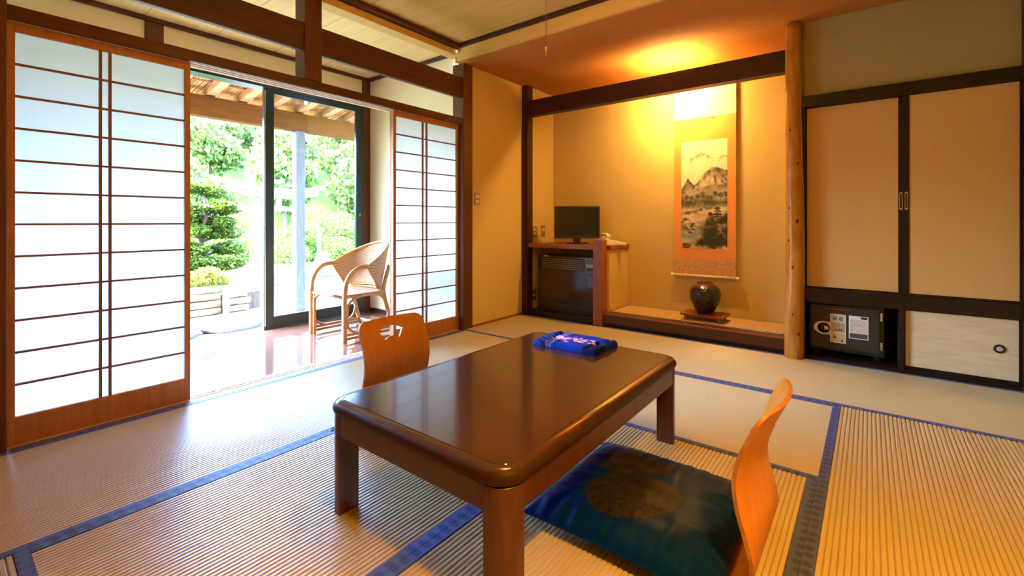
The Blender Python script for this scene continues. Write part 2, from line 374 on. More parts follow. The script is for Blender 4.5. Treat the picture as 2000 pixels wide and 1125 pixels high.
for kz, ka, kr in ((.62, -100, .007), (.93, -70, .009), (1.02, -120, .006), (.30, -95, .006), (1.32, -60, .007), (1.55, -110, .006), (.17, -60, .008), (.80, -125, .006)):
    a = R(ka); rr = .060-.0125*kz/2.3; bm = bmesh.new()
    bmesh.ops.create_icosphere(bm, subdivisions=2, radius=1, matrix=Matrix.Translation((-.412+.006*math.sin(kz*2.3)+rr*math.cos(a), 3.668+rr*math.sin(a), kz)) @ Matrix.Diagonal((kr, kr, kr*1.5, 1)))
    obj('knot', bm, 'knot', lp, smooth=True)
M['kamachi'] = grainy('dark red lacquer', (.045, .010, .003), (.065, .015, .004), (1.5, 12, 12), nscale=4, rough=.30)
# tokonoma platform
alc = struct('trim_alcove_sill', B((-1.87, -.46, 3.706, 3.79, .028, .118)), 'kamachi', label='dark red lacquered edge board of the raised alcove floor', bevel=.004)
obj('edge_strip', B((-1.87, -.46, 3.704, 3.712, .104, .1185)), 'redwood', alc, bevel=.002)
struct('trim_alcove_base', B((-1.93, -.46, 3.718, 3.79, -.06, .028)), 'black')
pf = struct('floor_alcove', B((-1.90, -.40, 3.79, 4.20, -.06, .105)), 'dark', label='raised floor of the alcove')
def checker():
    m = principled('patterned mat border', (.5, .5, .5), .7)
    tc = nd(m, 'ShaderNodeTexCoord'); ch = nd(m, 'ShaderNodeTexChecker'); ch.inputs['Scale'].default_value = 55
    ch.inputs[1].default_value = (.62, .55, .42, 1); ch.inputs[2].default_value = (.03, .028, .03, 1)
    lk(m, tc.outputs['Object'], ch.inputs[0]); lk(m, ch.outputs[0], bsdf(m).inputs['Base Color']); return m
M['checker'] = checker()
tatami(-1.84, -.40, 3.795, 4.195, 'x', parent=pf, ztop=.120, thick=.015, hb=.024, hm='checker', mm='alcove_rush')
obj('edge_strip', B((-1.853, -1.838, 3.80, 4.195, .105, .124)), 'redwood', pf, bevel=.002)
# nook
struct('trim_nook_rail', B((-2.684, -1.961, 3.71, 3.78, -.06, .055)), 'black', label='dark rail in front of the heater', bevel=.003)
struct('floor_nook', B((-2.71, -1.90, 3.78, 4.20, -.06, .045)), 'black')
npost = struct('trim_nook_post', B((-1.961, -1.872, 3.690, 3.790, -.06, .762)), 'redpost', label='short reddish post between heater nook and alcove', bevel=.004)
struct('wall_nook', B((-1.90, -1.852, 3.79, 4.20, .09, .668)), 'plaster', label='low plaster partition under the shelf end')
sh = tag(obj('shelf_board', B((-2.684, -1.961, 3.700, 3.79, .672, .708), (-2.710, -1.838, 3.79, 4.199, .672, .708)), 'redwood', bevel=.003),
         'reddish wooden shelf board carrying the television', 'shelf')

# ================================================================== CLOSET
struct('trim_closet_head', B((-.372, XR, 3.672, 3.76, 1.702, 1.777)), 'black', label='black lacquered head rail over the closet doors', bevel=.003)
struct('trim_closet_left', B((-.372, -.350, 3.685, 3.76, -.06, 1.702)), 'black', bevel=.002)
struct('trim_closet_mid', B((-.350, .655, 3.680, 3.76, .390, .478)), 'black', label='black rail between upper and lower closet doors', bevel=.003)
struct('trim_closet_right', B((.655, XR, 3.660, 3.76, -.06, ZD)), 'black', label='black post at the right edge', bevel=.003)
struct('trim_closet_divider', B((.138, .162, 3.680, 3.76, .0, .390)), 'black', bevel=.002)
cs = shell('trim_closet_sill', 'grooved black sill of the closet')
for k, (a, b, z) in enumerate(((3.690, 3.706, .022), (3.706, 3.716, .012), (3.716, 3.730, .022), (3.730, 3.740, .012), (3.740, 3.770, .022))):
    obj('sill_strip', B((-.350, .655, a, b, -.06, z)), 'black', cs)
M['sillmark'] = principled('pale sill mark', (.16, .14, .12), .5)
# closet carcass
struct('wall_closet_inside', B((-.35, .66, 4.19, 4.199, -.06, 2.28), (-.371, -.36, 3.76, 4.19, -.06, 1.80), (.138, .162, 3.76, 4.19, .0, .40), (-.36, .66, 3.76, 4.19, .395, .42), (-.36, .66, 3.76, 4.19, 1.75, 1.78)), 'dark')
struct('floor_closet', B((-.36, .66, 3.77, 4.19, -.06, .020)), 'black')
def fusuma(name, label, x0, x1, px0, px1, z0, z1, pz0, pz1, yf, pm):
    d = shell(name, label)
    obj('panel', B((px0-.004, px1+.004, yf+.006, yf+.018, pz0-.004, pz1+.004)), pm, d)
    obj('stile', B((x0, px0, yf, yf+.022, z0, z1)), 'black', d, bevel=.002); obj('stile', B((px1, x1, yf, yf+.022, z0, z1)), 'black', d, bevel=.002)
    obj('rail', B((px0, px1, yf, yf+.022, pz1, z1)), 'black', d, bevel=.001); obj('rail', B((px0, px1, yf, yf+.022, z0, pz0)), 'black', d, bevel=.001)
    return d
d4 = fusuma('door_3', 'left upper closet door of tan paper in black frame', -.350, .163, -.343, .136, .478, 1.703, .488, 1.699, 3.722, 'fusuma')
d5 = fusuma('door_4', 'right upper closet door of tan paper in black frame', .157, .656, .187, .645, .478, 1.703, .490, 1.698, 3.694, 'fusuma')
d6 = fusuma('door_5', 'small pale closet door with a round black pull', .150, .656, .170, .643, .022, .392, .046, .384, 3.700, 'fusuma_low')
def pull(parent, x, y, z):
    bm = bmesh.new(); prism(bm, rrect(-.0075, .0075, -.055, .055, .0072), 0, .004)
    bmesh.ops.rotate(bm, verts=bm.verts, cent=(0, 0, 0), matrix=Matrix.Rotation(PI/2, 3, 'X'))
    o = obj('pull', bm, 'metal', parent, (x, y, z)); o['label'] = 'chrome vertical pull'
    bm = bmesh.new(); prism(bm, rrect(-.0045, .0045, -.046, .046, .0044), 0, .005)
    bmesh.ops.rotate(bm, verts=bm.verts, cent=(0, 0, 0), matrix=Matrix.Rotation(PI/2, 3, 'X')); obj('recess', bm, 'plastic_b', o)
pull(d4, .148, 3.722, 1.055); pull(d5, .173, 3.694, 1.055)
bm = bmesh.new(); lathe(bm, [(0, .002), (.016, .002), (.017, .006), (.024, .006), (.025, 0), (0, 0)], 24)
bmesh.ops.rotate(bm, verts=bm.verts, cent=(0, 0, 0), matrix=Matrix.Rotation(PI/2, 3, 'X'))
kb = obj('round_pull', bm, 'black', d6, (.570, 3.706, .215), smooth=True); kb['label'] = 'round black recessed pull'
bm = bmesh.new(); lathe(bm, [(0, .0035), (.0125, .0035), (.014, .002), (.014, 0), (0, 0)], 20)
bmesh.ops.rotate(bm, verts=bm.verts, cent=(0, 0, 0), matrix=Matrix.Rotation(PI/2, 3, 'X')); obj('disc', bm, principled('grey disc', (.42, .42, .38), .4), kb, smooth=True)

# ================================================================== LOW TABLE
M['tabletop'] = grainy('dark lacquered top', (.050, .020, .008), (.075, .030, .012), (1, 6, 6), nscale=5, rough=.13, spec=.75, coat=.15)
M['tablewood'] = grainy('dark table wood', (.070, .022, .009), (.105, .034, .013), (9, 9, 1.2), nscale=5, rough=.34, spec=.5)
TX0, TX1, TY0, TY1 = -1.390, -.645, .805, 1.985
tb = thing('low_table', 'dark brown low wooden table with rounded corners in the middle of the mats', 'table', ((TX0+TX1)/2, (TY0+TY1)/2, 0))
hx, hy = (TX1-TX0)/2, (TY1-TY0)/2
bm = bmesh.new()
prof = [(-.030, .314), (-.004, .314), (.004, .320), (.008, .330), (.006, .341), (-.002, .350), (-.014, .3545), (-.024, .3555), (-.026, .3535), (-.028, .3555), (-.2, .356)]
loops = []
for off, z in prof[:-1]:
    loops.append([bm.verts.new((x, y, z)) for x, y in rrect(-hx-off, hx+off, -hy-off, hy+off, .066+off, 10)])
for a, b in zip(loops, loops[1:]):
    for k in range(len(a)): bm.faces.new((a[k], a[(k+1) % len(a)], b[(k+1) % len(a)], b[k]))
bm.faces.new(loops[0][::-1]); bm.faces.new(loops[-1])
top = obj('table_top', bm, 'tabletop', tb, smooth=True); smart(top, 50)
M['tableedge'] = grainy('dark table edge', (.034, .011, .004), (.045, .015, .006), (9, 9, 9), nscale=3, rough=.5, spec=.18)
top.data.materials.append(M['tableedge'])
for p in top.data.polygons:
    if len(p.vertices) > 4: p.use_smooth = False
    if p.center.z < .352: p.material_index = 1
ap = .022
for nm, bx in (('apron', (-hx+.06, hx-.06, -hy+.003, -hy+ap, .25, .314)), ('apron', (-hx+.06, hx-.06, hy-ap, hy-.003, .25, .314)),
               ('apron', (-hx+.003, -hx+ap, -hy+.06, hy-.06, .25, .314)), ('apron', (hx-ap, hx-.003, -hy+.06, hy-.06, .25, .314))):
    obj(nm, B(bx), 'tablewood', tb, bevel=.002)
def leg_poly():
    r = .058; L = .070; pts = [(0, 0)]
    pts = [(L-.0, 0)]
    out = []
    for k in range(9):
        a = R(180+90*k/8); out.append((r+r*math.cos(a), r+r*math.sin(a)))
    return out+[(L, 0), (L, L), (0, L)]
for sx in (-1, 1):
    for sy in (-1, 1):
        bm = bmesh.new(); P = leg_poly()
        P = [(sx*(hx-.001-x), sy*(hy-.001-y)) for x, y in P]
        if sx*sy < 0: P = P[::-1]
        prism(bm, P, .0, .3135); lg = obj('leg', bm, 'tablewood', tb, smooth=True, bevel=.0012, seg=1); smart(lg, 35)

# ================================================================== FLOOR CHAIRS
M['ply'] = grainy('bent plywood', (.50, .175, .016), (.58, .215, .022), (14, 14, 1.2), nscale=3, rough=.42, spec=.3)
M['plyedge'] = grainy('plywood edge', (.30, .13, .045), (.46, .22, .075), (2, 2, 2), nscale=20, rough=.5)
ZP = spline([(-.200, .012), (-.08, .012), (.06, .0115), (.15, .012), (.205, .022), (.238, .052), (.243, .10), (.229, .16), (.213, .216), (.204, .28), (.213, .34), (.238, .406), (.266, .468)], 10)
ZP = [(p[0], p[1]) for p in [Vector((*q, 0)) if len(q) == 2 else q for q in ZP]]
acc = [0]
for a, b in zip(ZP, ZP[1:]): acc.append(acc[-1]+math.hypot(b[0]-a[0], b[1]-a[1]))
TL = acc[-1]
def prof_at(t):
    t = min(max(t, 0), TL)
    for i in range(len(acc)-1):
        if acc[i+1] >= t:
            k = (t-acc[i])/max(acc[i+1]-acc[i], 1e-9); b = ZP[i][0]*(1-k)+ZP[i+1][0]*k; z = ZP[i][1]*(1-k)+ZP[i+1][1]*k
            dx, dz = ZP[i+1][0]-ZP[i][0], ZP[i+1][1]-ZP[i][1]; l = math.hypot(dx, dz); return b, z, -dz/l, dx/l
    return ZP[-1][0], ZP[-1][1], -1, 0
def inside(p, poly):
    c = False; j = len(poly)-1
    for i in range(len(poly)):
        if (poly[i][1] > p[1]) != (poly[j][1] > p[1]) and p[0] < (poly[j][0]-poly[i][0])*(p[1]-poly[i][1])/(poly[j][1]-poly[i][1])+poly[i][0]: c = not c
        j = i
    return c
def resample(poly, d):
    out = []
    for i in range(len(poly)):
        a, b = Vector(poly[i]), Vector(poly[(i+1) % len(poly)]); n = max(1, int((b-a).length/d))
        out += [tuple(a.lerp(b, k/n)) for k in range(n)]
    return out
def chair_shell():
    hw = .187; th = .010
    outer = resample(rrect(-hw, hw, 0, TL, .045, 8), .012)
    ct = TL-.070; hole = []
    for k in range(11): a = R(125-70*k/10); hole.append((.108*math.cos(a)*1.12, ct-.090+.118*math.sin(a)))
    for k in range(11): a = R(55+70*k/10); hole.append((.062*math.cos(a)*1.15, ct-.090+.066*math.sin(a)))
    pts = [Vector(p) for p in outer+hole]; no, nh = len(outer), len(hole)
    ed = [(i, (i+1) % no) for i in range(no)]+[(no+i, no+(i+1) % nh) for i in range(nh)]
    for i in range(1, 20):
        for j in range(1, int(TL/.014)):
            p = (-hw+2*hw*i/20, j*.014)
            if inside(p, outer) and not inside(p, hole) and min((Vector(p)-q).length for q in pts[:no+nh]) > .006: pts.append(Vector(p))
    V, E_, F, *_ = delaunay_2d_cdt(pts, ed, [], 0, 1e-5)
    tri = [f for f in F if inside(((V[f[0]]+V[f[1]]+V[f[2]])/3), outer) and not inside(((V[f[0]]+V[f[1]]+V[f[2]])/3), hole)]
    def m(p, off):
        b, z, nx, nz = prof_at(p[1]); k = min(max((p[1]-.46)/.14, 0), 1); k = k*k*(3-2*k)
        b += .034*k*(1-(p[0]/hw)**2)
        return (-(b+nx*off), p[0], z+nz*off)
    n = len(V); vs = [m(p, -th/2) for p in V]+[m(p, th/2) for p in V]
    fs = [tuple(f) for f in tri]+[tuple(i+n for i in f[::-1]) for f in tri]
    from collections import Counter
    cnt = Counter(); dirs = {}
    for f in tri:
        for k in range(3):
            e = (f[k], f[(k+1) % 3]); cnt[tuple(sorted(e))] += 1; dirs[tuple(sorted(e))] = e
    nb = len(fs)
    for e, c in cnt.items():
        if c == 1: a, b = dirs[e]; fs.append((b, a, a+n, b+n))
    me = bpy.data.meshes.new('chair_shell'); me.from_pydata(vs, [], fs)
    me.materials.append(M['ply']); me.materials.append(M['plyedge'])
    for i, p in enumerate(me.polygons):
        p.use_smooth = True
        if i >= nb: p.material_index = 1
    bm = bmesh.new(); bm.from_mesh(me); bmesh.ops.recalc_face_normals(bm, faces=bm.faces); bm.to_mesh(me); bm.free()
    me.set_sharp_from_angle(angle=R(45)); return me
shell_me = chair_shell()
def floor_chair(label, loc, rz):
    o = bpy.data.objects.new('floor_chair', shell_me); link(o); o.location = loc; o.rotation_euler = (0, 0, rz)
    return tag(o, label, 'chair', 'legless plywood chairs at the low table')
floor_chair('legless bent plywood chair with fan shaped hand hole on the window side of the table', (-1.555, 1.385, -.003), 0)
floor_chair('legless bent plywood chair holding the leaf printed cushion, nearest the viewer', (-.470, 1.415, -.003), PI)

# ================================================================== CUSHIONS
M['satin'] = vcol('satin cushion cloth', .40, spec=.25); bsdf(M['satin']).inputs['Specular Tint'].default_value = (.01, .16, .80, 1)
def cushion(name, label, loc, rz, leaves, seed):
    N = 150; hw = .282; vs = []; col = []; rnd = np.random.RandomState(seed)
    def top(u, v):
        e = max(0, (1-abs(u)**3.2))*max(0, (1-abs(v)**3.2)); h = .058*e**.5
        nz = noise.noise(Vector((u*2.1+seed, v*2.1, 1)))*.012+noise.noise(Vector((u*5+seed, v*5, 4)))*.004
        pl = .008*noise.noise(Vector((u*11+seed, v*2.2, 9)))*max(0, (abs(v)-.35))+.004*noise.noise(Vector((u*2.2, v*11+seed, 5)))*max(0, (abs(u)-.45))
        return max(.0, h+nz*e+pl*e**.2*1.5)
    for side in (1, 0):
        for i in range(N+1):
            for j in range(N+1):
                u, v = -1+2*i/N, -1+2*j/N
                k = 1-.035*(1-v*v); l = 1-.035*(1-u*u)     # sides pull in, corners point out
                z = .026+(top(u, v) if side else -.016*(max(0, (1-u**4))*max(0, (1-v**4)))**.5)
                vs.append((hw*u*k, hw*v*l, z))
                c = (.001, .016, .100)
                c = tuple(q*(.9+.2*rnd.rand()) for q in c)
                if side:
                    for lx, ly, ra, rb, an in leaves:
                        dx, dy = hw*u-lx, hw*v-ly; ca, sa = math.cos(an), math.sin(an)
                        p, q = (dx*ca+dy*sa)/ra, (-dx*sa+dy*ca)/rb
                        q2 = q*(1+.25*p); r = p*p+q2*q2
                        if r < 1+.12*noise.noise(Vector((dx*9, dy*9, lx))):
                            vein = abs(q2) < .022 or abs(((p*2.6+abs(q2)*1.6) % .52)-.26) < .03
                            d = .25+1.1*rnd.rand()**2
                            c = (.012, .020, .026) if vein else (.032*d, .024*d, .020*d)
                col.append((*c, 1))
    n1 = (N+1)**2; fs = []
    for i in range(N):
        for j in range(N):
            a = i*(N+1)+j; q = (a, a+N+1, a+N+2, a+1); fs.append(q); fs.append(tuple(n1+t for t in q[::-1]))
    rim = [i*(N+1) for i in range(N+1)]+[N*(N+1)+j for j in range(1, N+1)]+[i*(N+1)+N for i in range(N-1, -1, -1)]+[j for j in range(N-1, 0, -1)]
    for a, b in zip(rim, rim[1:]+rim[:1]): fs.append((a, a+n1, b+n1, b))
    me = bpy.data.meshes.new('cover'); me.from_pydata(vs, [], fs); me.materials.append(M['satin'])
    ca = me.color_attributes.new('Col', 'FLOAT_COLOR', 'POINT'); ca.data.foreach_set('color', np.array(col, dtype=np.float32).ravel())
    for p in me.polygons: p.use_smooth = True
    t = thing(name, label, 'cushion', loc, rz, 'blue satin floor cushions')
    o = bpy.data.objects.new('cover', me); link(o, t)
    for sx, sy in ((-1, -1), (-1, 1), (1, -1), (1, 1)):
        bm = bmesh.new(); rr = random.Random(seed*7+sx+2*sy)
        x, y = sx*hw*.985, sy*hw*.985
        for k in range(7):
            a = math.atan2(sy, sx)+(rr.random()-.5)*1.1; L = .035+.02*rr.random()
            tube(bm, [(x, y, .026), (x+math.cos(a)*L*.4, y+math.sin(a)*L*.4, .016), (x+math.cos(a)*L, y+math.sin(a)*L, .0045)], .0014, 5)
        obj('tassel', bm, principled('tassel thread', (.006, .012, .05), .6), t, smooth=True)
    return t
cushion('floor_cushion', 'dark blue satin cushion with two brown leaf prints, on the nearest chair', (-.562, 1.412, .012), 0,
        [(-.075, .095, .120, .078, .35), (-.010, -.075, .150, .108, .55)], 3)
cushion('floor_cushion', 'blue satin cushion half hidden under the far side of the table', (-1.555, 1.410, .012), 0,
        [(-.03, .08, .12, .08, .4), (.03, -.07, .13, .10, .6)], 11)

# ================================================================== CLOTH BAG ON TABLE
M['bagcloth'] = vcol('printed cotton', .9, spec=.1)
def bag():
    N, K = 96, 64; vs = []; col = []; rnd = np.random.RandomState(5); fs = []
    flowers = [(-.03+rnd.randn()*.050, -.012+rnd.randn()*.020) for _ in range(95)]
    for i in range(N+1):
        for j in range(K+1):
            u, v = -1+2*i/N, -1+2*j/K
            e = (max(0, 1-abs(u)**40)*max(0, 1-abs(v)**30))**.5
            x, y = .160*u, .110*v
            fold = .006*math.exp(-((v+.15-.5*u*u)/.10)**2)-.008*math.exp(-((u+.62+.15*v)/.05)**2)-.007*math.exp(-((u-.72-.1*v)/.05)**2)
            z = .006+(.021+.004*noise.noise(Vector((u*3, v*3, 2)))+fold)*e
            vs.append((x, y, z))
            b = .75+.4*noise.noise(Vector((u*2.5, v*2.5, 7)))
            c = [.004*b, .050*b, .50*b]
            if u < -.58 and abs((v*3.2+u*2) % 1-.5) < .16: c = [.004, .006, .03]
            if -.62 < u < -.40 and (int(u*60)+int(v*40)) % 3 == 0: c = [.35, .33, .28]
            if -.30 < u < -.26 or (u > .60 and v < .1-.5*(u-.6)): c = [.004, .008, .06]
            for fx, fy in flowers:
                d = math.hypot(x-fx-.02, (y-fy)*1.2)
                if d < .0085 and (x/.11)**2+((y+.012)/.05)**2 < 1.1:
                    s = (fx*977+fy*613) % 1; c = [.80, .55, .72] if s < .6 else [.45, .04, .22]
                    if d < .002: c = [.5, .10, .3]
            col.append((*c, 1))
    for i in range(N):
        for j in range(K):
            a = i*(K+1)+j; fs.append((a, a+K+1, a+K+2, a+1))
    rim = [i*(K+1) for i in range(N+1)]+[N*(K+1)+j for j in range(1, K+1)]+[i*(K+1)+K for i in range(N-1, -1, -1)]+[j for j in range(K-1, 0, -1)]
    n1 = len(vs)
    for r in rim: vs.append((vs[r][0], vs[r][1], 0)); col.append((.004, .05, .45, 1))
    m = len(rim)
    for k in range(m): fs.append((rim[k], n1+k, n1+(k+1) % m, rim[(k+1) % m]))
    fs.append(tuple(range(n1, n1+m))[::-1])
    me = bpy.data.meshes.new('cloth_bag'); me.from_pydata(vs, [], fs); me.materials.append(M['bagcloth'])
    ca = me.color_attributes.new('Col', 'FLOAT_COLOR', 'POINT'); ca.data.foreach_set('color', np.array(col, dtype=np.float32).ravel())
    for p in me.polygons: p.use_smooth = True
    o = bpy.data.objects.new('cloth_bag', me); link(o); o.location = (-1.077, 1.857, .3557); o.rotation_euler = (0, 0, .01)
    tag(o, 'folded blue cloth bag with pink flower print on the table', 'bag')
bag()

# ================================================================== SCROLL
def paint_landscape(nx, ny):
    """ink landscape as pigment values on a grid, row 0 at the top"""
    X, Y = np.meshgrid((np.arange(nx)+.5)/nx, (np.arange(ny)+.5)/ny)
    def fbm(f, s, o=5, ax=1.0, sh=0.0, g=.55):
        out = np.zeros_like(X); a = 1; tot = 0
        for k in range(o):
            T = np.random.RandomState(s+k).rand(64, 64); fx = (X*f*ax*2**k+Y*sh*f*2**k) % 63; fy = (Y*2.4*f*2**k) % 63
            i, j = fx.astype(int), fy.astype(int); u, v = fx-i, fy-j; u = u*u*(3-2*u); v = v*v*(3-2*v); i1, j1 = (i+1) % 64, (j+1) % 64
            out += a*((T[j, i]*(1-u)+T[j, i1]*u)*(1-v)+(T[j1, i]*(1-u)+T[j1, i1]*u)*v); tot += a; a *= g
        return out/tot
    C = np.ones((ny, nx, 3))*np.array([.78, .65, .44]); C *= (.93+.14*fbm(3, 400)[..., None])
    def ink(m, c): m = np.clip(m, 0, 1)[..., None]; C[:] = C*(1-m)+np.array(c)*m
    fine, mid, big = fbm(16, 10, 4), fbm(7, 30, 5), fbm(3, 50, 4)
    st = fbm(10, 70, 4, 1.6, 1.1); st2 = fbm(10, 90, 4, 1.6, -1.1)
    def ridge(pts, c, depth, k, s, rough=.03, tex=None, edge=.006, x0=-1, x1=2, soft=.05):
        r = np.interp(X, [p[0] for p in pts], [p[1] for p in pts])+(fbm(6, s, 5)[ny//2][None, :]-.5)*rough
        d = Y-r; t = tex if tex is not None else mid; k = k*np.clip((X-x0)/soft, 0, 1)*np.clip((x1-X)/soft, 0, 1)
        ink(np.clip(d/edge, 0, 1)*np.exp(-np.maximum(d, 0)/depth)*k*np.clip(t*2.6-.55, 0.12, 1.2), c)
        ink(np.exp(-(d/.0045)**2)*k*.75*np.clip(fine*2.2-.4, 0, 1), c)
    K = (.050, .042, .026)
    ridge([(0, .19), (.17, .165), (.24, .128), (.34, .112), (.45, .098), (.55, .112), (.62, .130), (.70, .150), (1, .19)], (.085, .07, .045), .026, 1.1, 110, .02, st, x0=.16, x1=.72)
    ridge([(0, .16), (.82, .150), (.90, .132), (1, .138)], (.10, .08, .05), .022, .95, 130, .015, st, x0=.80)
    ridge([(0, .44), (.06, .40), (.12, .355), (.16, .332), (.20, .365), (.28, .395), (.36, .375), (.44, .335), (.52, .290), (.58, .258), (.66, .240), (.76, .235), (.86, .247), (.94, .262), (1, .268)], K, .15, .92, 150, .03, .5*st+.5*big+.12)
    sh = np.clip((Y-.25)/.02, 0, 1)*np.clip((.44-Y)/.04, 0, 1)*np.clip((X-(.80-1.35*(Y-.20)))/.05, 0, 1)
    ink(sh*np.clip(st2*3.4-1.35, 0, 1)*.85, (.035, .028, .018))
    ridge([(0, .43), (.2, .41), (.35, .43), (.55, .415), (.8, .40), (1, .395)], (.13, .115, .055), .075, .9, 170, .03, mid)
    ink(np.exp(-((Y-.47+.04*(X-.5))/.07)**2)*np.clip(big*1.8-.25, .2, 1)*.55, (.17, .135, .055))
    for q, (tx, ty, tr) in enumerate(((.36, .505, .050), (.47, .495, .068), (.58, .515, .046), (.66, .52, .04), (.75, .49, .060), (.86, .50, .056), (.95, .495, .055), (.13, .515, .05), (.23, .52, .04))):
        d = ((X-tx)/tr)**2+(np.where(Y < ty, (Y-ty)/(tr*.52), (Y-ty)/(tr*.40)))**2
        ink(np.clip(1.5-1.1*d, 0, 1)*np.clip(fine*1.2+.25, .4, 1), (.040, .036, .018))
    ink(np.exp(-((Y-.560)/.048)**2)*np.clip(mid*2.0-.1, .35, 1), (.055, .060, .024))
    ink(np.exp(-((Y-.60+.03*X)/.03)**2)*np.clip(st*2.2-.5, 0, 1)*.8, (.09, .075, .036))
    ink(np.exp(-((Y-.655+.10*X-.02)/.018)**2)*np.clip((.75-X)/.1, 0, 1)*np.clip(fine*2.4-.5, 0, 1), (.06, .045, .026))
    ink(np.exp(-((Y-.71+.06*X)/.030)**2)*np.exp(-((X-.45)/.20)**2)*.75, (.55, .27, .045))
    ink(np.clip((Y-.66)/.1, 0, 1)*np.clip(big*2.2-.45, 0, 1)*.6, (.20, .12, .045))
    ink(np.exp(-((Y-.80+.10*(X-.5))/.06)**2)*np.clip((X-.25)/.25, 0, 1)*np.clip(mid*2.2-.2, .2, 1)*.85, (.060, .058, .028))
    dk = np.clip((Y-(1.06-.44*X))/.05, 0, 1)*np.clip((.985-Y)/.03, 0, 1); ink(dk*np.clip(mid*3.0-.55, .15, 1), (.035, .036, .018))
    for tx, ty0, ty1, tw in ((.79, .605, .765, .19), (.64, .655, .785, .15)):
        for q in range(6):
            yy = ty0+(ty1-ty0)*(q+.5)/6.2; ww = tw*(.22+.78*(q+1)/6)
            d = ((X-tx)/ww)**2+((Y-yy-.09*np.abs(X-tx))/.0125)**2; ink(np.clip(1.9-1.5*d, 0, 1)*np.clip(fine*1.6+.1, .5, 1), (.030, .030, .016))
        ink(((np.abs(X-tx) < .008)*(Y > ty0)*(Y < ty1+.03))*.9, (.04, .028, .016))
    ink(np.clip(1-np.abs(Y-.872-.012*np.sin(X*11))/.05, 0, 1)*1.3*np.clip((.52-X)/.15, 0, 1)*.8, (.19, .30, .26))
    for q, (a, b, r) in enumerate(((.05, .745, .15), (.06, .80, .10), (.30, .775, .13), (.22, .83, .10), (.45, .94, .15), (.72, .955, .18), (.93, .83, .10), (.92, .96, .10), (.28, .965, .12), (.52, .84, .12), (.10, .985, .12), (.60, .89, .12))):
        d = ((X-a)/r)**2+((Y-b)/(r*.32))**2; ink(np.clip(1.4-d, 0, 1)*np.clip(fbm(15, 200+q*7, 4)*3.4-1.15, 0, 1), (.040, .036, .019))
    for a, b, w_ in ((.28, .645, .07), (.40, .632, .06), (.12, .668, .06), (.33, .662, .05)): ink(((np.abs(X-a) < w_)*(np.abs(Y-b-.16*np.abs(X-a)) < .0035))*.85, (.07, .045, .03))
    ink((X < .34)*(np.abs(Y-.832-.03*(X-.17)**2*10+.012) < .006)*.75, (.24, .08, .035))
    ink(np.clip(fine*3-1.9, 0, 1)*(Y > .42)*.7, (.05, .04, .02))
    return np.clip(C, 0, 1)
def scroll():
    x0, x1 = -1.395, -.884; cx = (x0+x1)/2; yw = 4.172
    t = thing('hanging_scroll', 'tall hanging scroll with ink mountain landscape and orange border on alcove wall', 'scroll', (cx, yw, .44))
    M['s_cream'] = grainy('cream silk', (.74, .60, .36), (.80, .66, .42), nscale=40, rough=.7, spec=.3)
    M['s_or'] = grainy('orange brocade', (.72, .25, .050), (.80, .31, .07), (60, 60, 60), nscale=3, rough=.6, spec=.3)
    M['s_tan'] = grainy('brown brocade', (.52, .28, .10), (.64, .36, .14), (12, 12, 12), nscale=3, rough=.65, spec=.3, lo=.42, hi=.58)
    h = (x1-x0)/2; z = lambda q: q-.44
    obj('upper_silk', B((-h, h, -.0015, .0015, z(1.834), z(2.19))), 's_cream', t)
    obj('border_silk', B((-h, h, -.0015, .0015, z(.597), z(1.834))), 's_or', t)
    obj('lower_silk', B((-h, h, -.0015, .0015, z(.452), z(.597))), 's_tan', t)
    obj('pale_band', B((-.193, .189, -.0026, -.0014, z(1.612), z(1.632))), 's_cream', t)
    for fx in (-.103, .072): obj('wind_ribbon', B((fx-.009, fx+.009, -.005, -.003, z(1.826), z(2.19))), 's_cream', t)
    for fx in (-.103, .072): obj('ribbon_tip', B((fx-.013, fx+.013, -.006, -.0025, z(1.820), z(1.827))), 'muntin', t)
    bm = bmesh.new(); tube(bm, [(-h-.006, -.004, .010), (h+.006, -.004, .010)], .0125, 14); rod = obj('rod', bm, 'lightwood', t, smooth=True)
    for s in (-1, 1):
        bm = bmesh.new(); tube(bm, [(s*(h+.004), -.004, .010), (s*(h+.026), -.004, .010)], .015, 14); obj('rod_knob', bm, 'plastic_w', t, smooth=True)
    bm = bmesh.new(); tube(bm, [(-h-.01, 0, z(2.195)), (h+.01, 0, z(2.195))], .009, 10); obj('top_bar', bm, 'redwood', t, smooth=True)
    # painting: pigment on a fine grid
    nx, ny = 128, 300; w, hh = .382, .918; C = paint_landscape(nx, ny)
    gx, gz = np.meshgrid(np.linspace(-w/2, w/2, nx), np.linspace(hh, 0, ny))
    vs = np.stack([gx.ravel()-.002, np.full(gx.size, -.0030), gz.ravel()+z(.692)], 1)
    idx = np.arange(nx*ny).reshape(ny, nx); fs = np.stack([idx[:-1, :-1], idx[1:, :-1], idx[1:, 1:], idx[:-1, 1:]], -1).reshape(-1, 4)
    me = bpy.data.meshes.new('painting'); me.from_pydata(vs.tolist(), [], fs.tolist())
    M['ink'] = vcol('ink on paper', .75, spec=.2); me.materials.append(M['ink'])
    ca = me.color_attributes.new('Col', 'FLOAT_COLOR', 'POINT'); ca.data.foreach_set('color', np.concatenate([np.clip(C, 0, 1), np.ones((ny, nx, 1))], -1).astype(np.float32).ravel())
    o = bpy.data.objects.new('painting', me); link(o, t); o['label'] = 'ink landscape of mountains and pines'
scroll()

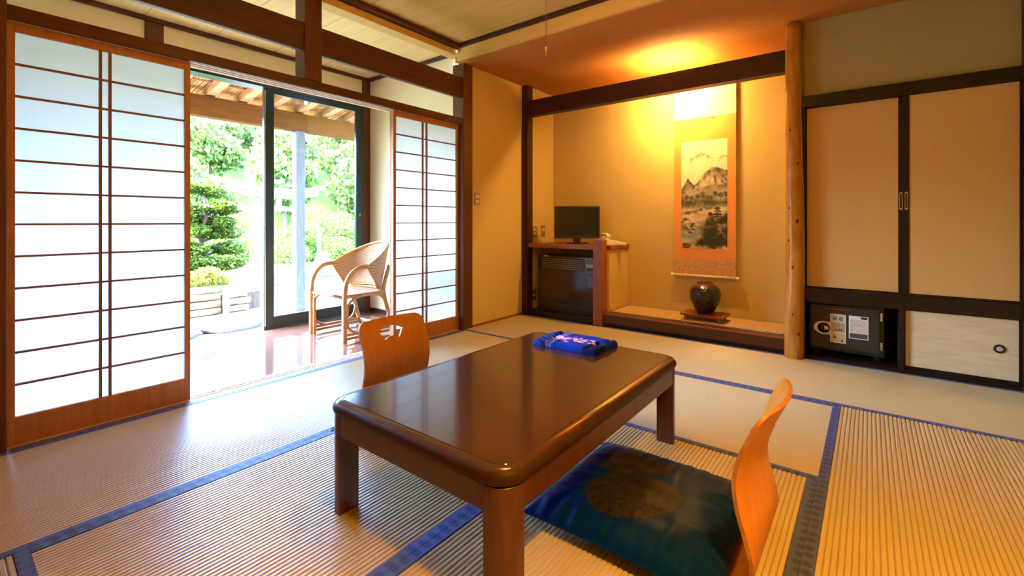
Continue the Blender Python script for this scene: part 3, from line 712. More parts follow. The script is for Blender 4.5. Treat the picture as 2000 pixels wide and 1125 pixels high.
# ================================================================== VASE ON STAND
st = thing('display_stand', 'low reddish wooden stand under the vase', 'stand', (-1.072, 3.955, .1204))
obj('board', B((-.168, .168, -.115, .115, .040, .056)), 'redwood', st, bevel=.004)
obj('rail', B((-.12, .12, -.085, -.070, .022, .040)), 'redwood', st); obj('rail', B((-.12, .12, .070, .085, .022, .040)), 'redwood', st)
for sx in (-1, 1):
    for sy in (-1, 1): obj('foot', B((min(sx*.14, sx*.115), max(sx*.14, sx*.115), min(sy*.095, sy*.070), max(sy*.095, sy*.070), 0, .040)), 'redwood', st, bevel=.003)
def vase_mat():
    m = principled('dark mottled glaze', (.02, .016, .010), .22, coat=.3)
    tc = nd(m, 'ShaderNodeTexCoord'); vo = nd(m, 'ShaderNodeTexVoronoi'); vo.inputs['Scale'].default_value = 42; vo.inputs['Randomness'].default_value = .35
    sp = nd(m, 'ShaderNodeSeparateXYZ'); cr = nd(m, 'ShaderNodeValToRGB'); e = cr.color_ramp.elements
    e[0].position = .205; e[0].color = (.007, .008, .006, 1); e[1].position = .25; e[1].color = (.14, .035, .008, 1)
    lk(m, tc.outputs['Object'], vo.inputs['Vector']); lk(m, tc.outputs['Object'], sp.inputs[0]); lk(m, sp.outputs[2], cr.inputs[0]); lk(m, cr.outputs[0], bsdf(m).inputs['Base Color'])
    bp = nd(m, 'ShaderNodeBump'); bp.inputs['Strength'].default_value = .7; bp.inputs['Distance'].default_value = .006; lk(m, vo.outputs['Distance'], bp.inputs['Height']); lk(m, bp.outputs[0], bsdf(m).inputs['Normal']); return m
M['vase'] = vase_mat()
bm = bmesh.new()
lathe(bm, [(0, 0), (.056, 0), (.062, .006), (.078, .030), (.101, .072), (.116, .112), (.1215, .145), (.119, .175), (.108, .205), (.088, .226), (.066, .238), (.060, .243), (.063, .250), (.064, .254), (.058, .255), (.053, .245), (.080, .20), (.09, .15), (.05, .02), (0, .015)], 48)
o = obj('vase', bm, 'vase', None, (-1.072, 3.955, .1765), smooth=True); tag(o, 'round dark glazed vase with hammered surface and brown rim', 'vase')

# ================================================================== TELEVISION, TELEPHONE, HEATER
tv = thing('television', 'small black flat television on the reddish shelf', 'television', (-2.275, 3.955, .7085), math.atan(700/897))
obj('cabinet', B((-.222, .222, -.018, .022, .052, .368)), 'plastic_b', tv, bevel=.006)
M['screen'] = principled('dark screen', (.006, .007, .009), .10, spec=.35)
obj('screen', B((-.205, .205, -.0195, -.017, .082, .352)), 'screen', tv)
obj('neck', B((-.035, .035, -.004, .018, .010, .06)), 'plastic_b', tv, bevel=.003)
bm = bmesh.new(); prism(bm, rrect(-.105, .105, -.065, .065, .05), 0, .012); obj('foot', bm, 'plastic_b', tv, bevel=.003)
obj('speaker_bar', B((-.21, .21, -.020, -.016, .056, .076)), principled('speaker grey', (.02, .02, .02), .6), tv)
ph = thing('telephone', 'ivory desk telephone at the right end of the shelf', 'telephone', (-1.925, 4.00, .7085), .75); ph.scale = (1.2, 1.2, 1.25)
bm = bmesh.new(); prism(bm, [(-.085, 0), (.085, 0), (.085, .018), (-.085, .05)], -.095, .095)
bmesh.ops.rotate(bm, verts=bm.verts, cent=(0, 0, 0), matrix=Matrix.Rotation(PI/2, 3, 'X')); obj('body', bm, 'plastic_w', ph, bevel=.004)
bm = bmesh.new(); tube(bm, [(-.052, -.085, .062), (-.052, -.05, .074), (-.052, .05, .074), (-.052, .085, .062)], [.020, .014, .014, .020], 10)
hs = obj('handset', bm, 'plastic_w', ph, smooth=True)
for i in range(3):
    for j in range(4): obj('key', B((.0+i*.024, .016+i*.024, -.05+j*.024, -.036+j*.024, .030-i*.004, .041-i*.004)), principled('key grey', (.3, .28, .25), .5) if 'key' not in M else M['key'], ph)
ht = thing('heater', 'dark brown floor heater with louvred grille under the shelf', 'heater', (-2.31, 3.95, .0452))
M['heat'] = principled('dark brown enamel', (.032, .012, .007), .22, coat=.3)
M['heatd'] = principled('black heater plastic', (.008, .007, .006), .4)
M['slat'] = principled('bronze slat', (.26, .19, .10), .35, .5)
obj('body', B((-.325, .325, -.145, .20, .030, .545)), 'heat', ht, bevel=.006)
obj('front_panel', B((-.315, .315, -.156, -.144, .135, .405)), 'heat', ht, bevel=.003)
obj('kick_panel', B((-.315, .315, -.150, -.144, .035, .128)), 'heatd', ht)
obj('base', B((-.32, .32, -.16, .19, 0, .032)), 'heatd', ht, bevel=.003)
gr = obj('grille', B((-.30, .195, -.1475, -.1440, .415, .532)), 'heatd', ht)
for k in range(6): obj('slat', B((-.27, .19, -.155, -.1478, .424+k*.0175, .4285+k*.0175)), 'slat', gr)
for k in range(3): obj('fin', B((-.16+k*.12, -.156+k*.12, -.1515, -.1478, .418, .530)), 'heatd', gr)
obj('badge', B((-.245, -.20, -.149, -.147, .536, .546)), 'white', gr)
cp = obj('control_panel', B((.212, .312, -.150, -.144, .405, .530)), principled('control grey', (.10, .11, .14), .2), ht)
obj('display', B((.222, .302, -.153, -.150, .455, .482)), principled('control light', (.42, .45, .52), .2), cp)
obj('switch_row', B((.225, .300, -.153, -.150, .420, .440)), 'heatd', cp); obj('sticker', B((.235, .295, -.1575, -.156, .270, .368)), principled('sticker blue grey', (.10, .11, .15), .3), ht)

# ================================================================== WALL PLATES
def plate(name, label, x, y0, y1, z0, z1, cat, knobs, m='plate'):
    t = thing(name, label, cat, (x, (y0+y1)/2, (z0+z1)/2)); h, k = (y1-y0)/2, (z1-z0)/2
    obj('plate', B((0, .006, -h, h, -k, k)), m, t, bevel=.002)
    for kz in knobs: obj('button', B((.006, .011, -h*.42, h*.42, kz-.011, kz+.011)), 'plastic_w', t, bevel=.002)
    return t
plate('light_switch', 'bronze switch plate with two buttons beside the brown corner post', XL, 2.985, 3.055, 1.072, 1.183, 'switch', (-.022, .022))
plate('telephone_socket', 'bronze socket plate with white plugs left of the television', -2.71, 3.775, 3.895, .765, .880, 'socket', (-.02, .018))
plate('wall_socket', 'narrow bronze plate nearest the television', -2.71, 3.965, 4.035, .768, .886, 'socket', (.012,))
plate('heater_socket', 'brown socket plate low beside the heater', -2.71, 3.80, 3.865, .12, .235, 'socket', (0,), principled('brown plate', (.16, .07, .03), .4))
bm = bmesh.new(); tube(bm, spline([(-2.698, 3.84, .80), (-2.66, 3.85, .795), (-2.645, 3.86, .75), (-2.62, 3.88, .715), (-2.5, 3.95, .7125), (-2.38, 4.08, .7125)], 6), .0035, 6)
tag(obj('plug_cable', bm, 'plastic_w', smooth=True), 'thin white cable running from the wall plugs onto the shelf', 'cable')

# ================================================================== SAFE
sf = thing('safe', 'dark grey steel safe with dial in the closet recess', 'safe', (-.133, 3.96, .0202))
M['safe'] = principled('dark olive enamel', (.030, .026, .018), .38, .2)
M['gold'] = principled('brushed label plate', (.46, .36, .22), .4, .4)
obj('body', B((-.205, .205, -.165, .19, .03, .36)), 'safe', sf, bevel=.008)
dr = obj('door', B((-.190, .180, -.182, -.163, .050, .342)), 'safe', sf, bevel=.004)
for zz in (.075, .265): obj('hinge', B((.183, .195, -.182, -.165, zz, zz+.055)), 'metal', sf, bevel=.002)
for sx in (-.17, .15):
    for sy in (-.13, .15): obj('foot', B((sx, sx+.03, sy, sy+.03, 0, .031)), 'heatd', sf)
bm = bmesh.new(); prism(bm, [(-.06+.055*math.cos(R(a)), .0+.043*math.sin(R(a))) for a in range(90, 271, 15)]+[(.0, -.043), (.0, .043)], 0, .003)
bmesh.ops.rotate(bm, verts=bm.verts, cent=(0, 0, 0), matrix=Matrix.Rotation(PI/2, 3, 'X')); dp = obj('dial_plate', bm, 'metal', dr, (-.060, -.182, .185))
def disc(name, prof, mat, par, loc):
    bm = bmesh.new(); lathe(bm, prof, 28); bmesh.ops.rotate(bm, verts=bm.verts, cent=(0, 0, 0), matrix=Matrix.Rotation(PI/2, 3, 'X')); return obj(name, bm, mat, par, loc, smooth=True)
disc('dial', [(0, .014), (.022, .014), (.024, .010), (.034, .008), (.036, 0), (0, 0)], 'heatd', dp, (-.058, -.002, 0)); disc('dial_cap', [(0, .018), (.014, .018), (.016, .013), (0, .013)], 'metal', dp, (-.045, -.002, 0))
sp = obj('label_plate', B((-.082, .004, -.1845, -.182, .093, .285)), 'white', dr)
for nm, bx, mt in (('upper_field', (-.077, -.001, -.186, -.1845, .232, .278), principled('field grey', (.55, .54, .52), .5)), ('middle_field', (-.077, -.001, -.186, -.1845, .165, .230), 'gold'), ('lower_field', (-.077, -.001, -.186, -.1845, .098, .160), principled('field tan', (.62, .46, .25), .5))):
    obj(nm, B(bx), mt, sp)
for gx in (-.064, -.031):   # two blocky characters
    obj('character', B((gx, gx+.018, -.187, -.186, .261, .264), (gx, gx+.018, -.187, -.186, .254, .2565), (gx, gx+.003, -.187, -.186, .243, .264), (gx+.015, gx+.018, -.187, -.186, .243, .264), (gx+.0075, gx+.0105, -.187, -.186, .243, .268), (gx, gx+.018, -.187, -.186, .246, .2485)), 'heatd', sp)
disc('keyhole', [(0, .002), (.009, .002), (.009, 0), (0, 0)], 'metal', sp, (-.036, -.186, .212))
obj('character', B((-.056, -.051, -.187, -.186, .176, .188), (-.046, -.040, -.187, -.186, .176, .186), (-.034, -.028, -.187, -.186, .176, .188), (-.024, -.017, -.187, -.186, .176, .187)), 'heatd', sp)
obj('seal', B((-.066, -.048, -.187, -.186, .122, .140)), principled('brown seal', (.25, .10, .03), .5), sp); obj('mark', B((-.022, -.012, -.187, -.186, .104, .114)), 'heatd', sp)
nt = obj('notice', B((.020, .123, -.1845, -.182, .134, .284)), 'white', dr)
obj('notice_foot', B((.025, .119, -.186, -.1845, .139, .170)), principled('notice dark', (.06, .06, .06), .5), nt)
obj('notice_field', B((.025, .119, -.186, -.1845, .173, .262)), principled('notice paper', (.66, .52, .40), .6), nt)
obj('notice_head', B((.083, .117, -.186, -.1845, .266, .280)), 'heatd', nt)
for q in ((.045, .090, .226, .2275), (.032, .040, .250, .2525), (.032, .040, .212, .2145), (.060, .066, .246, .2475), (.100, .104, .236, .2385), (.032, .040, .190, .1925), (.070, .075, .180, .183)): obj('notice_line', B((q[0], q[1], -.187, -.186, q[2], q[3])), 'heatd', nt)
lt = [((-.120+k*.0105), .009 if k % 3 else .006) for k in range(14)]
obj('red_lettering', B(*[(a, a+.0075, -.1835, -.182, .3135, .3135+b) for a, b in lt]), principled('red print', (.40, .02, .015), .5), dr)

# ================================================================== LAMPS
lp_ = thing('ceiling_lamp', 'warm square pendant lamp above the table with a pull cord', 'lamp', (-1.022, 1.530, ZC))
obj('canopy', B((-.05, .05, -.05, .05, -.025, -.001)), 'post_x', lp_, bevel=.004)
bm = bmesh.new(); tube(bm, [(0, 0, -.02), (0, 0, -.13)], .006, 8); obj('cable', bm, 'plastic_b', lp_)
obj('lid', B((-.19, .19, -.19, .19, -.140, -.130)), 'lightwood', lp_, bevel=.002)
for s in (-1, 1):
    for q in (-1, 1): obj('frame_post', B((s*.185-.006, s*.185+.006, q*.185-.006, q*.185+.006, -.30, -.14)), 'lightwood', lp_)
obj('shade', B((-.180, .180, -.180, .180, -.295, -.150)), emit('lit lamp shade', WARM, CEILING_LAMP), lp_, bevel=.01)
bm = bmesh.new(); tube(bm, [(0, 0, -.294), (0, 0, -.795)], .0014, 6)
pc = obj('pull_cord', bm, principled('cord', (.20, .07, .03), .7), lp_)
bm = bmesh.new(); lathe(bm, [(0, -.832), (.0045, -.830), (.0055, -.812), (.003, -.795), (0, -.793)], 12); obj('cord_knob', bm, principled('knob', (.55, .25, .12), .4), pc, smooth=True)
dl = thing('ceiling_downlight', 'small round warm downlight in the ceiling near the entrance', 'lamp', (.44, .62, ZC))
bm = bmesh.new(); lathe(bm, [(.062, -.001), (.085, -.001), (.085, -.012), (.062, -.014), (.060, -.004)], 28); obj('ring', bm, 'plastic_w', dl, smooth=True)
bm = bmesh.new(); lathe(bm, [(0, -.006), (.061, -.006), (.061, -.001), (0, -.001)], 28); obj('lens', bm, emit('lit downlight', (1.0, .45, .06), 30.0), dl)
ld = bpy.data.lights.new('downlight_beam', 'SPOT'); ld.energy = DOWNLIGHT; ld.color = (1.0, .45, .045); ld.spot_size = R(92); ld.spot_blend = 1.0; ld.shadow_soft_size = .06
lo = bpy.data.objects.new('downlight_beam', ld); lo.location = (0, 0, -.09); link(lo, dl)
al = thing('alcove_lamp', 'warm tube lamp hidden behind the dark alcove beam', 'lamp', (-1.33, 3.79, 2.085))
for sx in (-.19, .19):
    bm = bmesh.new(); tube(bm, [(sx, .0, 0), (sx, .085, 0), (sx*.86, .085, 0)], .014, 10); obj('socket', bm, 'plastic_b', al, smooth=True)
bm = bmesh.new(); tube(bm, [(-.165, .085, 0), (.165, .085, 0)], .018, 12); obj('tube_bulb', bm, emit('lit bulb', (1.0, .60, .17), ALCOVE_LAMP), al, smooth=True)

# ================================================================== WICKER CHAIR
M['rattan'] = grainy('rattan cane', (.42, .18, .050), (.54, .25, .075), (3, 3, 3), nscale=6, rough=.4)
def weave():
    m = principled('rattan weave', (.72, .52, .30), .6)
    tc = nd(m, 'ShaderNodeTexCoord'); mp = nd(m, 'ShaderNodeMapping'); mp.inputs['Rotation'].default_value = (0, 0, R(45))
    ch = nd(m, 'ShaderNodeTexChecker'); ch.inputs['Scale'].default_value = 85
    ch.inputs[1].default_value = (.58, .38, .22, 1); ch.inputs[2].default_value = (.30, .14, .055, 1)
    lk(m, tc.outputs['Object'], mp.inputs[0]); lk(m, mp.outputs[0], ch.inputs[0]); lk(m, ch.outputs[0], bsdf(m).inputs['Base Color'])
    bp = nd(m, 'ShaderNodeBump'); bp.inputs['Strength'].default_value = .5; bp.inputs['Distance'].default_value = .002; lk(m, ch.outputs['Fac'], bp.inputs['Height']); lk(m, bp.outputs[0], bsdf(m).inputs['Normal']); return m
M['weave'] = weave()
wc = thing('wicker_chair', 'light rattan armchair with woven seat on the veranda', 'chair', (-3.445, 2.27, -.0120))
def bar(name, pts, r=.013, par=wc, n=8): bm = bmesh.new(); tube(bm, pts, r, n); return obj(name, bm, 'rattan', par, smooth=True)
def backpt(t, zf):
    """t -1..1 around the back from left arm to right arm, zf 0 lower edge, 1 upper edge"""
    a = t*R(100); rise = math.cos(t*PI/2)**1.2
    zt = .575+.185*rise; zb = .575-.185*min(1, (1-abs(t))*3.2)
    z = zb+(zt-zb)*zf; lean = .10*(z-.40)/.35*max(0, math.cos(a))
    return (.257*math.sin(a), -.04+.205*math.cos(a)+lean, z)
for s in (-1, 1):
    bar('leg_and_arm', spline([(s*.248, -.27, 0), (s*.248, -.27, .22), (s*.248, -.268, .40), (s*.250, -.238, .50), (s*.254, -.165, .565), (s*.257, -.09, .578), backpt(s, .5)], 7), .019)
    bar('rear_leg', spline([(s*.245, .200, 0), (s*.240, .150, .16), (s*.225, .105, .35), (s*.195, .150, .46), (s*.170, .205, .56)], 6), .017)
    bar('runner', [(s*.246, -.262, .056), (s*.244, .180, .056)], .012); bar('runner', [(s*.246, -.262, .026), (s*.245, .190, .026)], .012)
    bar('brace', spline([(s*.246, -.25, .20), (s*.245, -.235, .29), (s*.243, -.18, .335), (s*.24, -.12, .345)], 5), .010)
    bar('brace', spline([(s*.238, .125, .20), (s*.236, .10, .29), (s*.234, .06, .330), (s*.234, .01, .340)], 5), .010)
    bar('brace', spline([(s*.235, -.262, .20), (s*.220, -.260, .29), (s*.165, -.258, .335), (s*.11, -.256, .345)], 5), .010)
    bar('brace', spline([(s*.246, -.25, .19), (s*.245, -.235, .11), (s*.243, -.17, .062), (s*.242, -.10, .052)], 5), .010)
    bar('brace', spline([(s*.240, .145, .19), (s*.241, .125, .11), (s*.243, .08, .068), (s*.243, .03, .060)], 5), .010)
bar('cross_rail', [(-.24, .185, .050), (.24, .185, .050)], .012)
for s in (-1, 1): bar('inner_post', [(s*.248-s*.034, -.262, 0), (s*.248-s*.034, -.262, .335)], .013); bar('seat_rail', [(-.246, -.268, .348), (.246, -.268, .348)], .012)
bm = bmesh.new(); P = [(-.243, -.265), (.243, -.265), (.238, .115), (-.238, .115)]; prism(bm, P, .335, .366); ws = obj('seat', bm, 'weave', wc, bevel=.008)
me = bpy.data.meshes.new('backrest'); vs = []; fs = []; A_, Z_ = 40, 12
for i in range(A_+1):
    for j in range(Z_+1): vs.append(backpt(-1+2*i/A_, j/Z_))
for i in range(A_):
    for j in range(Z_): a = i*(Z_+1)+j; fs.append((a, a+Z_+1, a+Z_+2, a+1))
me.from_pydata(vs, [], fs); me.materials.append(M['weave'])
for p in me.polygons: p.use_smooth = True
bk = bpy.data.objects.new('backrest', me); link(bk, wc); so = bk.modifiers.new('thick', 'SOLIDIFY'); so.thickness = .010
bar('back_rim', [backpt(-1+2*i/40, 1) for i in range(41)], .0125); bar('back_lower_rim', [backpt(-1+2*i/40, 0) for i in range(41)], .010)
bar('back_band', [backpt(-.55+1.1*i/20, -.06) for i in range(21)], .010)

# ================================================================== GARDEN
G = -.30
M['gravel'] = grainy('pale gravel', (.15, .125, .09), (.26, .225, .17), nscale=60, rough=.95, bump=.6, bdist=.01, detail=4, spec=.1)
M['lawn'] = grainy('lawn', (.022, .050, .003), (.050, .085, .006), nscale=6, rough=.95, bump=.8, bdist=.03, spec=.1)
M['garden_wood'] = grainy('weathered log', (.16, .085, .035), (.28, .16, .075), (2, 8, 8), nscale=4, rough=.85, bump=.3, bdist=.005)
M['torii'] = grainy('weathered grey timber', (.15, .125, .105), (.21, .18, .155), (8, 8, 2), nscale=4, rough=.85)
M['eave'] = grainy('eave timber', (.34, .15, .05), (.46, .22, .08), (2, 12, 12), nscale=4, rough=.75)
M['eavebeam'] = grainy('eave beam timber', (.10, .030, .004), (.13, .042, .006), (8, 1, 8), nscale=4, rough=.85, spec=.1)
M['eavepost'] = grainy('grey eave post', (.075, .060, .050), (.10, .08, .065), (8, 8, 1), nscale=4, rough=.75)
M['reed'] = grainy('reed thatch', (.34, .10, .018), (.80, .36, .10), (3, 60, 3), nscale=3, rough=.85)
M['rock'] = grainy('garden rock', (.08, .07, .075), (.16, .14, .145), nscale=14, rough=.9, bump=.6, bdist=.01)
M['bark'] = grainy('bark', (.035, .018, .008), (.07, .04, .02), (6, 6, 2), nscale=5, rough=.9, bump=.5)
M['pine'] = leafy('pine needles', (.030, .060, .004), (.10, .13, .008), 5)
M['shrub'] = leafy('shrub leaves', (.07, .09, .006), (.17, .15, .012), 5)
M['bush'] = leafy('bright bush leaves', (.05, .09, .007), (.13, .16, .015), 3)
M['hilltree'] = leafy('hillside leaves', (.060, .095, .014), (.13, .16, .026), .9)  # leaf colour lifted to stand in for haze over the hill
M['hilltree2'] = leafy('haze paled hillside leaves', (.075, .11, .018), (.17, .19, .040), .9)  # paler variant, haze put into the leaf colour
M['water'] = principled('lake water', (.02, .07, .11), .6)
struct('ground_gravel', B((-7.6, -4.26, -6, 14, G-.2, G)), 'gravel', label='pale gravel strip outside the veranda')
struct('ground_lawn', B((-17.0, -7.6, -10, 24, G-.2, G+.004)), 'lawn', label='sunlit lawn of the garden')
struct('ground_lake', B((-24, -17.0, -14, 34, G-.6, G-.45)), 'water', label='pale blue water behind the garden fence')
# hill
bm = bmesh.new(); HN = 40; gridv = []
def hillz(x, y):
    d = max(0, (-x-23)); return G-.45+10.5*(1-math.exp(-d/16.0))*(1+.12*noise.noise(Vector((x*.05, y*.07, 3))))+.5*noise.noise(Vector((x*.2, y*.2, 8)))*min(1, d/4)
for i in range(HN+1):
    row = []
    for j in range(HN+1):
        x = -23-47*i/HN; y = -25+85*j/HN; row.append(bm.verts.new((x, y, hillz(x, y))))
    gridv.append(row)
for i in range(HN):
    for j in range(HN): bm.faces.new((gridv[i][j], gridv[i][j+1], gridv[i+1][j+1], gridv[i+1][j]))
struct('hill', bm, 'lawn', label='wooded hillside across the water', smooth=True)

def leaf_cloud(blobs, n, size, seed, name='foliage', mat='bush', flat=.0):
    """leaves scattered over ellipsoid blobs: (centre, radii)"""
    rs = np.random.RandomState(seed); vs = []; fs = []
    tot = sum(b[1][0]*b[1][1] for b in blobs)
    for c, r in blobs:
        k = max(6, int(n*r[0]*r[1]/tot))
        d = rs.randn(k, 3); d /= np.linalg.norm(d, axis=1)[:, None]; rad = .72+.34*rs.rand(k, 1)
        p = np.array(c)+d*np.array(r)*rad
        a = rs.randn(k, 3); a[:, 2] += flat*3*np.sign(a[:, 2]); a /= np.linalg.norm(a, axis=1)[:, None]
        t = np.cross(a, rs.randn(k, 3)); t /= np.linalg.norm(t, axis=1)[:, None]; b = np.cross(a, t)
        s = size*(.6+.8*rs.rand(k, 1))
        for q in range(k):
            i = len(vs); vs += [tuple(p[q]-t[q]*s[q]), tuple(p[q]+b[q]*s[q]*.55), tuple(p[q]+t[q]*s[q]), tuple(p[q]-b[q]*s[q]*.55)]; fs.append((i, i+1, i+2, i+3))
    me = bpy.data.meshes.new(name); me.from_pydata(vs, [], fs); me.materials.append(M[mat]); return me
def put(me, name, parent, loc=(0, 0, 0)):
    o = bpy.data.objects.new(name, me); o.location = loc; return link(o, parent)

# eaves
ev = thing('eave_roof', 'timber eave with reed underside outside the veranda', 'roof', (-5.0, 1.8, 2.2))
ez = lambda x: 2.242+.158*(x+5.5)
def slopebox(x0, x1, y0, y1, a, b):
    bm = bmesh.new(); v = [bm.verts.new((x+5.0, y-1.8, ez(x)+q-2.2)) for x, y, q in ((x0, y0, a), (x1, y0, a), (x1, y1, a), (x0, y1, a), (x0, y0, b), (x1, y0, b), (x1, y1, b), (x0, y1, b))]
    for f in ((0, 3, 2, 1), (4, 5, 6, 7), (0, 1, 5, 4), (1, 2, 6, 5), (2, 3, 7, 6), (3, 0, 4, 7)): bm.faces.new([v[i] for i in f])
    return bm
yy = 1.857-.32*9
while yy < 5.2:
    obj('rafter', slopebox(-6.0, -4.26, yy-.045, yy+.045, 0, .075), 'eave', ev, bevel=.003, seg=1); yy += .32
obj('roof_sheet', slopebox(-6.05, -4.26, -1.3, 5.3, .105, .15), 'bark', ev)
rs = random.Random(4); bm = bmesh.new()
for lay, (xa, xb, q) in enumerate(((-4.28, -5.10, .098), (-5.02, -6.0, .088))):
    y = -1.2
    while y < 5.2:
        x1 = xb+rs.uniform(-.05, .05); zq = q+rs.uniform(-.006, .006)
        tube(bm, [(xa+5.0, y-1.8+rs.uniform(-.008, .008), ez(xa)+zq-2.2), (x1+5.0, y-1.8+rs.uniform(-.008, .008), ez(x1)+zq-.004-2.2)], .008, 5); y += .017
rd = obj('reed_layer', bm, 'reed', ev); rd['kind'] = 'stuff'
for xx in (-4.62, -5.08, -5.30): obj('batten', slopebox(xx-.018, xx+.018, -1.2, 5.2, .072, .082), 'muntin', ev)
tag(obj('eave_beam', B((-5.56, -5.44, -1.3, 5.3, 2.022, 2.236)), 'eavebeam', bevel=.006), 'long squared beam carrying the eave rafters', 'beam')
for yp in (2.815,):
    pt = thing('eave_post', 'square timber post under the eave seen through the glass door', 'post', (-5.5, yp, G))
    obj('shaft', B((-.055, .055, -.055, .055, .14, 2.321)), 'eavepost', pt, bevel=.005)
    bm = bmesh.new(); lathe(bm, [(0, 0), (.15, 0), (.14, .08), (.11, .14), (0, .141)], 14); obj('base_stone', bm, 'rock', pt)
# downpipe beside the post
bm = bmesh.new(); tube(bm, [(-5.40, 3.02, G), (-5.40, 3.02, .82)], .022, 10)
tag(obj('standing_pipe', bm, principled('grey green pipe', (.20, .27, .26), .4), smooth=True), 'short grey pipe standing beside the eave post', 'pipe')

# stepping stones
def stone(label, loc, r, seed, rz=0):
    bm = bmesh.new(); bmesh.ops.create_icosphere(bm, subdivisions=4, radius=1)
    for v in bm.verts:
        d = v.co.copy(); k = 1+.18*noise.noise(d*1.3+Vector((seed, 0, 0)))+.05*noise.noise(d*5+Vector((seed, 3, 0)))
        v.co = Vector((d.x*r[0]*k, d.y*r[1]*k, math.copysign(min(abs(d.z)*1.5, 1), d.z)*r[2]*(1+.05*noise.noise(d*4))))
    o = obj('garden_stone', bm, 'rock', None, loc, smooth=True); o.rotation_euler = (0, 0, rz); tag(o, label, 'stone')
stone('flat stepping stone farther right outside the open door', (-5.78, 2.22, G+.045), (.22, .34, .075), 1, .15)
stone('flat stepping stone cut by the left paper screen', (-5.78, 1.60, G+.045), (.22, .26, .075), 5, -.1)
stone('rounded boulder on the lawn seen left through the glass', (-9.3, 4.05, G+.10), (.42, .55, .26), 9)
stone('low mossy boulder right of the boulder on the lawn', (-9.8, 5.3, G+.08), (.4, .6, .22), 12)

# log edging
k = 0
for row in range(4):
    for seg_, (ya, yb) in enumerate(((.9, 2.42), (2.50, 2.76+.03*(row % 2)))):
        bm = bmesh.new(); rr = random.Random(row*3+seg_); P = [(-6.80+rr.uniform(-.012, .012)-row*.012, ya+(yb-ya)*q/6, rr.uniform(-.002, .002)+G+.047+row*.094) for q in range(7)]
        tube(bm, P, [.044+rr.uniform(-.002, .002) for _ in P], 12)
        tag(obj('edging_log', bm, 'garden_wood', smooth=True), f"{('lowest', 'second lowest', 'third lowest', 'topmost')[row]} weathered log of the shrub bed edging, {('left', 'right')[seg_]} of the stake", 'log', 'logs edging the shrub bed')
for ys, lb in ((2.46, 'upright round stake holding the stacked logs'),):
    bm = bmesh.new(); lathe(bm, [(0, 0), (.040, 0), (.040, .37), (.034, .378), (0, .379)], 14); o = obj('edging_stake', bm, 'torii', None, (-6.71, ys, G), smooth=True); tag(o, lb, 'stake')
struct('ground_bed', B((-8.6, -6.86, -1, 2.95, G, G+.24)), 'bark', label='raised shrub bed behind the logs')

# torii
to = thing('torii_gate', 'small weathered grey torii gate in the garden', 'gate', (-7.2, 3.375, G))
for s in (-1, 1):
    bm = bmesh.new(); lathe(bm, [(0, 0), (.060, 0), (.052, .9), (.048, 1.58), (0, 1.581)], 16)
    bmesh.ops.translate(bm, verts=bm.verts, vec=(0, s*.325, 0)); obj('pillar', bm, 'torii', to, smooth=True)
obj('tie_beam', B((-.035, .035, -.575, .60, 1.385, 1.455)), 'torii', to, bevel=.004)
obj('centre_strut', B((-.025, .025, -.035, .035, 1.455, 1.575)), 'torii', to)
def curved(name, hw, z0, z1, hx_, mat, rise, ext):
    bm = bmesh.new(); NN = 20; rows = []
    for i in range(NN+1):
        t = -1+2*i/NN; y = hw*t; u = rise*abs(t)**2.6
        e = ext*t
        rows.append([bm.verts.new(p) for p in ((-hx_, y, z0+u), (hx_, y, z0+u), (hx_, y+e, z1+u), (-hx_, y+e, z1+u))])
    for a, b in zip(rows, rows[1:]):
        for q in range(4): bm.faces.new((a[q], a[(q+1) % 4], b[(q+1) % 4], b[q]))
    bm.faces.new(rows[0][::-1]); bm.faces.new(rows[-1]); return obj(name, bm, mat, to)
curved('lower_lintel', .61, 1.575, 1.655, .055, 'torii', .075, .03); curved('top_lintel', .70, 1.655, 1.735, .085, 'torii', .095, .04)

# niwaki pine
pn = thing('garden_pine', 'cloud pruned garden pine beside the left paper screen', 'tree', (-8.05, 2.62, G+.23))
bm = bmesh.new(); tube(bm, spline([(0, 0, 0), (.05, .05, .35), (-.04, .0, .7), (.04, .04, 1.1), (0, .0, 1.5)], 6), [.06-.0018*i for i in range(25)], 8); obj('trunk', bm, 'bark', pn, smooth=True)
pads = [(-.12, 1.52, .20, 0), (.17, 1.46, .24, -.1), (-.22, 1.20, .27, .1), (.25, 1.20, .26, .12), (-.02, 1.02, .24, -.2), (.33, .98, .20, .1), (-.25, .84, .28, .1), (.26, .80, .27, -.05), (-.10, .60, .26, .18), (.33, .58, .25, .05), (.20, .36, .27, .18), (-.28, .36, .28, .1), (.40, .30, .18, -.1)]
for i, (py_, pz, r, px_) in enumerate(pads):
    lumps = [((random.uniform(-.5, .5)*r, random.uniform(-.6, .6)*r, random.uniform(-.02, .03)), (r*.70, r*.70, r*.36)) for _ in range(5)]
    put(leaf_cloud(lumps, 1500, .030, 100+i, 'foliage_pad', 'pine', .3), 'foliage_pad', pn, (px_, py_, pz))
    bm = bmesh.new(); tube(bm, [(0, 0, pz-.12), (px_*.5, py_*.5, pz-.06), (px_, py_, pz-.02)], [.022, .016, .010], 6); obj('branch', bm, 'bark', pn, smooth=True)

# shrubs in the bed
sm = [leaf_cloud([((0, 0, .16), (.26, .26, .18)), ((.1, .12, .2), (.16, .16, .14)), ((-.1, -.14, .2), (.17, .17, .14))], 1500, .030, 40+i, 'foliage', 'shrub') for i in range(2)]
sp_ = [(-7.24, 1.10), (-7.24, 1.76), (-7.24, 2.42)]
for i, (x, y) in enumerate(sp_):
    t = thing('bed_shrub', 'clipped yellow green shrub growing behind the stacked logs', 'shrub', (x, y, G+.24), i*.9, 'shrubs in the raised bed')
    put(sm[i % 2], 'foliage', t); bm = bmesh.new(); tube(bm, [(0, 0, -.02), (0, 0, .2)], .015, 6); obj('stem', bm, 'bark', t)

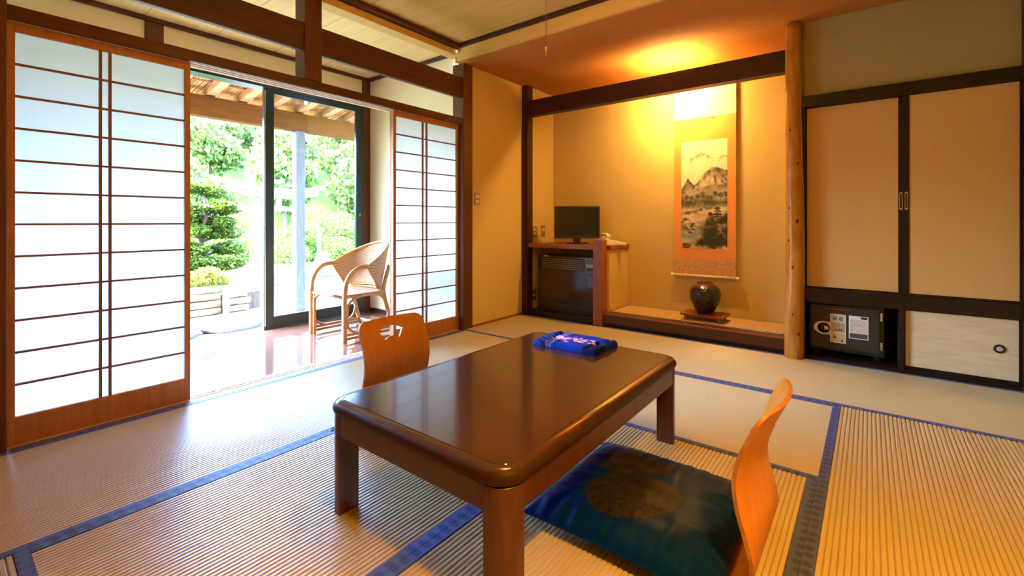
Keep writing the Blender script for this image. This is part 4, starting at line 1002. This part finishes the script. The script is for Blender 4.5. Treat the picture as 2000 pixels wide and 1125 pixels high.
# broad bushes and garden trees before the lake
bmsh = [leaf_cloud([((random.uniform(-.5, .5), random.uniform(-.5, .5), .5+random.uniform(0, .7)), (.55, .55, .42)) for _ in range(6)], 2600, .065, 60+i, 'foliage', 'bush') for i in range(3)]
for i, (x, y, s) in enumerate(((-11.4, 3.3, .75), (-13.2, 5.0, .6), (-10.6, 5.2, .55), (-12.7, 6.9, .85), (-14.2, 8.9, 1.0), (-11.9, 8.7, .75), (-15.0, 5.0, .95), (-14.9, 11.2, 1.0), (-10.9, 6.9, .55))):
    t = thing('garden_bush', 'bright green leafy bush on the far lawn', 'bush', (x, y, G), i*1.3, 'bushes along the far lawn'); t.scale = (s, s, s)
    put(bmsh[i % 3], 'foliage', t)
    for q in range(3): bm = bmesh.new(); tube(bm, [(0, 0, 0), (math.cos(q*2.1)*.25, math.sin(q*2.1)*.25, .6)], [.035, .02], 6); obj('stem', bm, 'bark', t)
# lakeside fence
fn = thing('lake_fence', 'thin white rail fence along the lake', 'fence', (-16.6, 7, G))
bm = B((-.02, .02, -.02, .02, 0, .95)); pm_ = bpy.data.meshes.new('fence_post'); bm.to_mesh(pm_); bm.free(); pm_.materials.append(M['torii'])
for i in range(36): piece(pm_, 'fence_post', fn, (0, -7+i*.42, 0))
for zz in (.30, .62, .92): obj('fence_rail', B((-.015, .015, -7.1, 7.8, zz-.02, zz+.02)), 'torii', fn)
# garden lamp post
gl = thing('garden_lamp', 'slim white lamp post rising behind the torii gate', 'lamp', (-12.2, 5.02, G))
bm = bmesh.new(); tube(bm, [(0, 0, 0), (0, 0, 2.15)], [.035, .025], 8); obj('pole', bm, 'torii', gl, smooth=True)
bm = bmesh.new(); lathe(bm, [(0, 2.15), (.09, 2.16), (.12, 2.38), (.10, 2.40), (0, 2.41)], 14); obj('lantern', bm, 'white', gl, smooth=True)
bm = bmesh.new(); lathe(bm, [(0, 2.46), (.05, 2.45), (.24, 2.41), (0, 2.405)], 16); obj('cap', bm, 'torii', gl, smooth=True)
# hillside trees
hv = [leaf_cloud([((random.uniform(-.95, .95), random.uniform(-.95, .95), 1.6+random.uniform(-.5, 1.3)), (.85, .85, .75)) for _ in range(9)], 2000, .17, 80+i, 'crown', ('hilltree', 'hilltree2')[i % 2]) for i in range(4)]
bm = bmesh.new(); tube(bm, [(0, 0, -.4), (.05, 0, 1.6)], [.12, .07], 6); tm = bpy.data.meshes.new('trunk'); bm.to_mesh(tm); bm.free(); tm.materials.append(M['bark'])
rt = random.Random(21)
for i in range(9):
    for j in range(14):
        x = -25.2-i*4.3+rt.uniform(-.1, .1); y = 3.5+(j+.5*(i % 2))*4.3+rt.uniform(-.1, .1)
        if not .14 < y/-x < .86: continue
        t = thing('hillside_tree', 'leafy tree on the wooded hillside across the lake', 'tree', (x, y, hillz(x, y)-.1), rt.uniform(0, 6.28), 'trees on the hillside')
        q = rt.uniform(1.0, 1.1); t.scale = (q, q, q*rt.uniform(.95, 1.3)); put(hv[rt.randrange(4)], 'crown', t); put(tm, 'trunk', t)
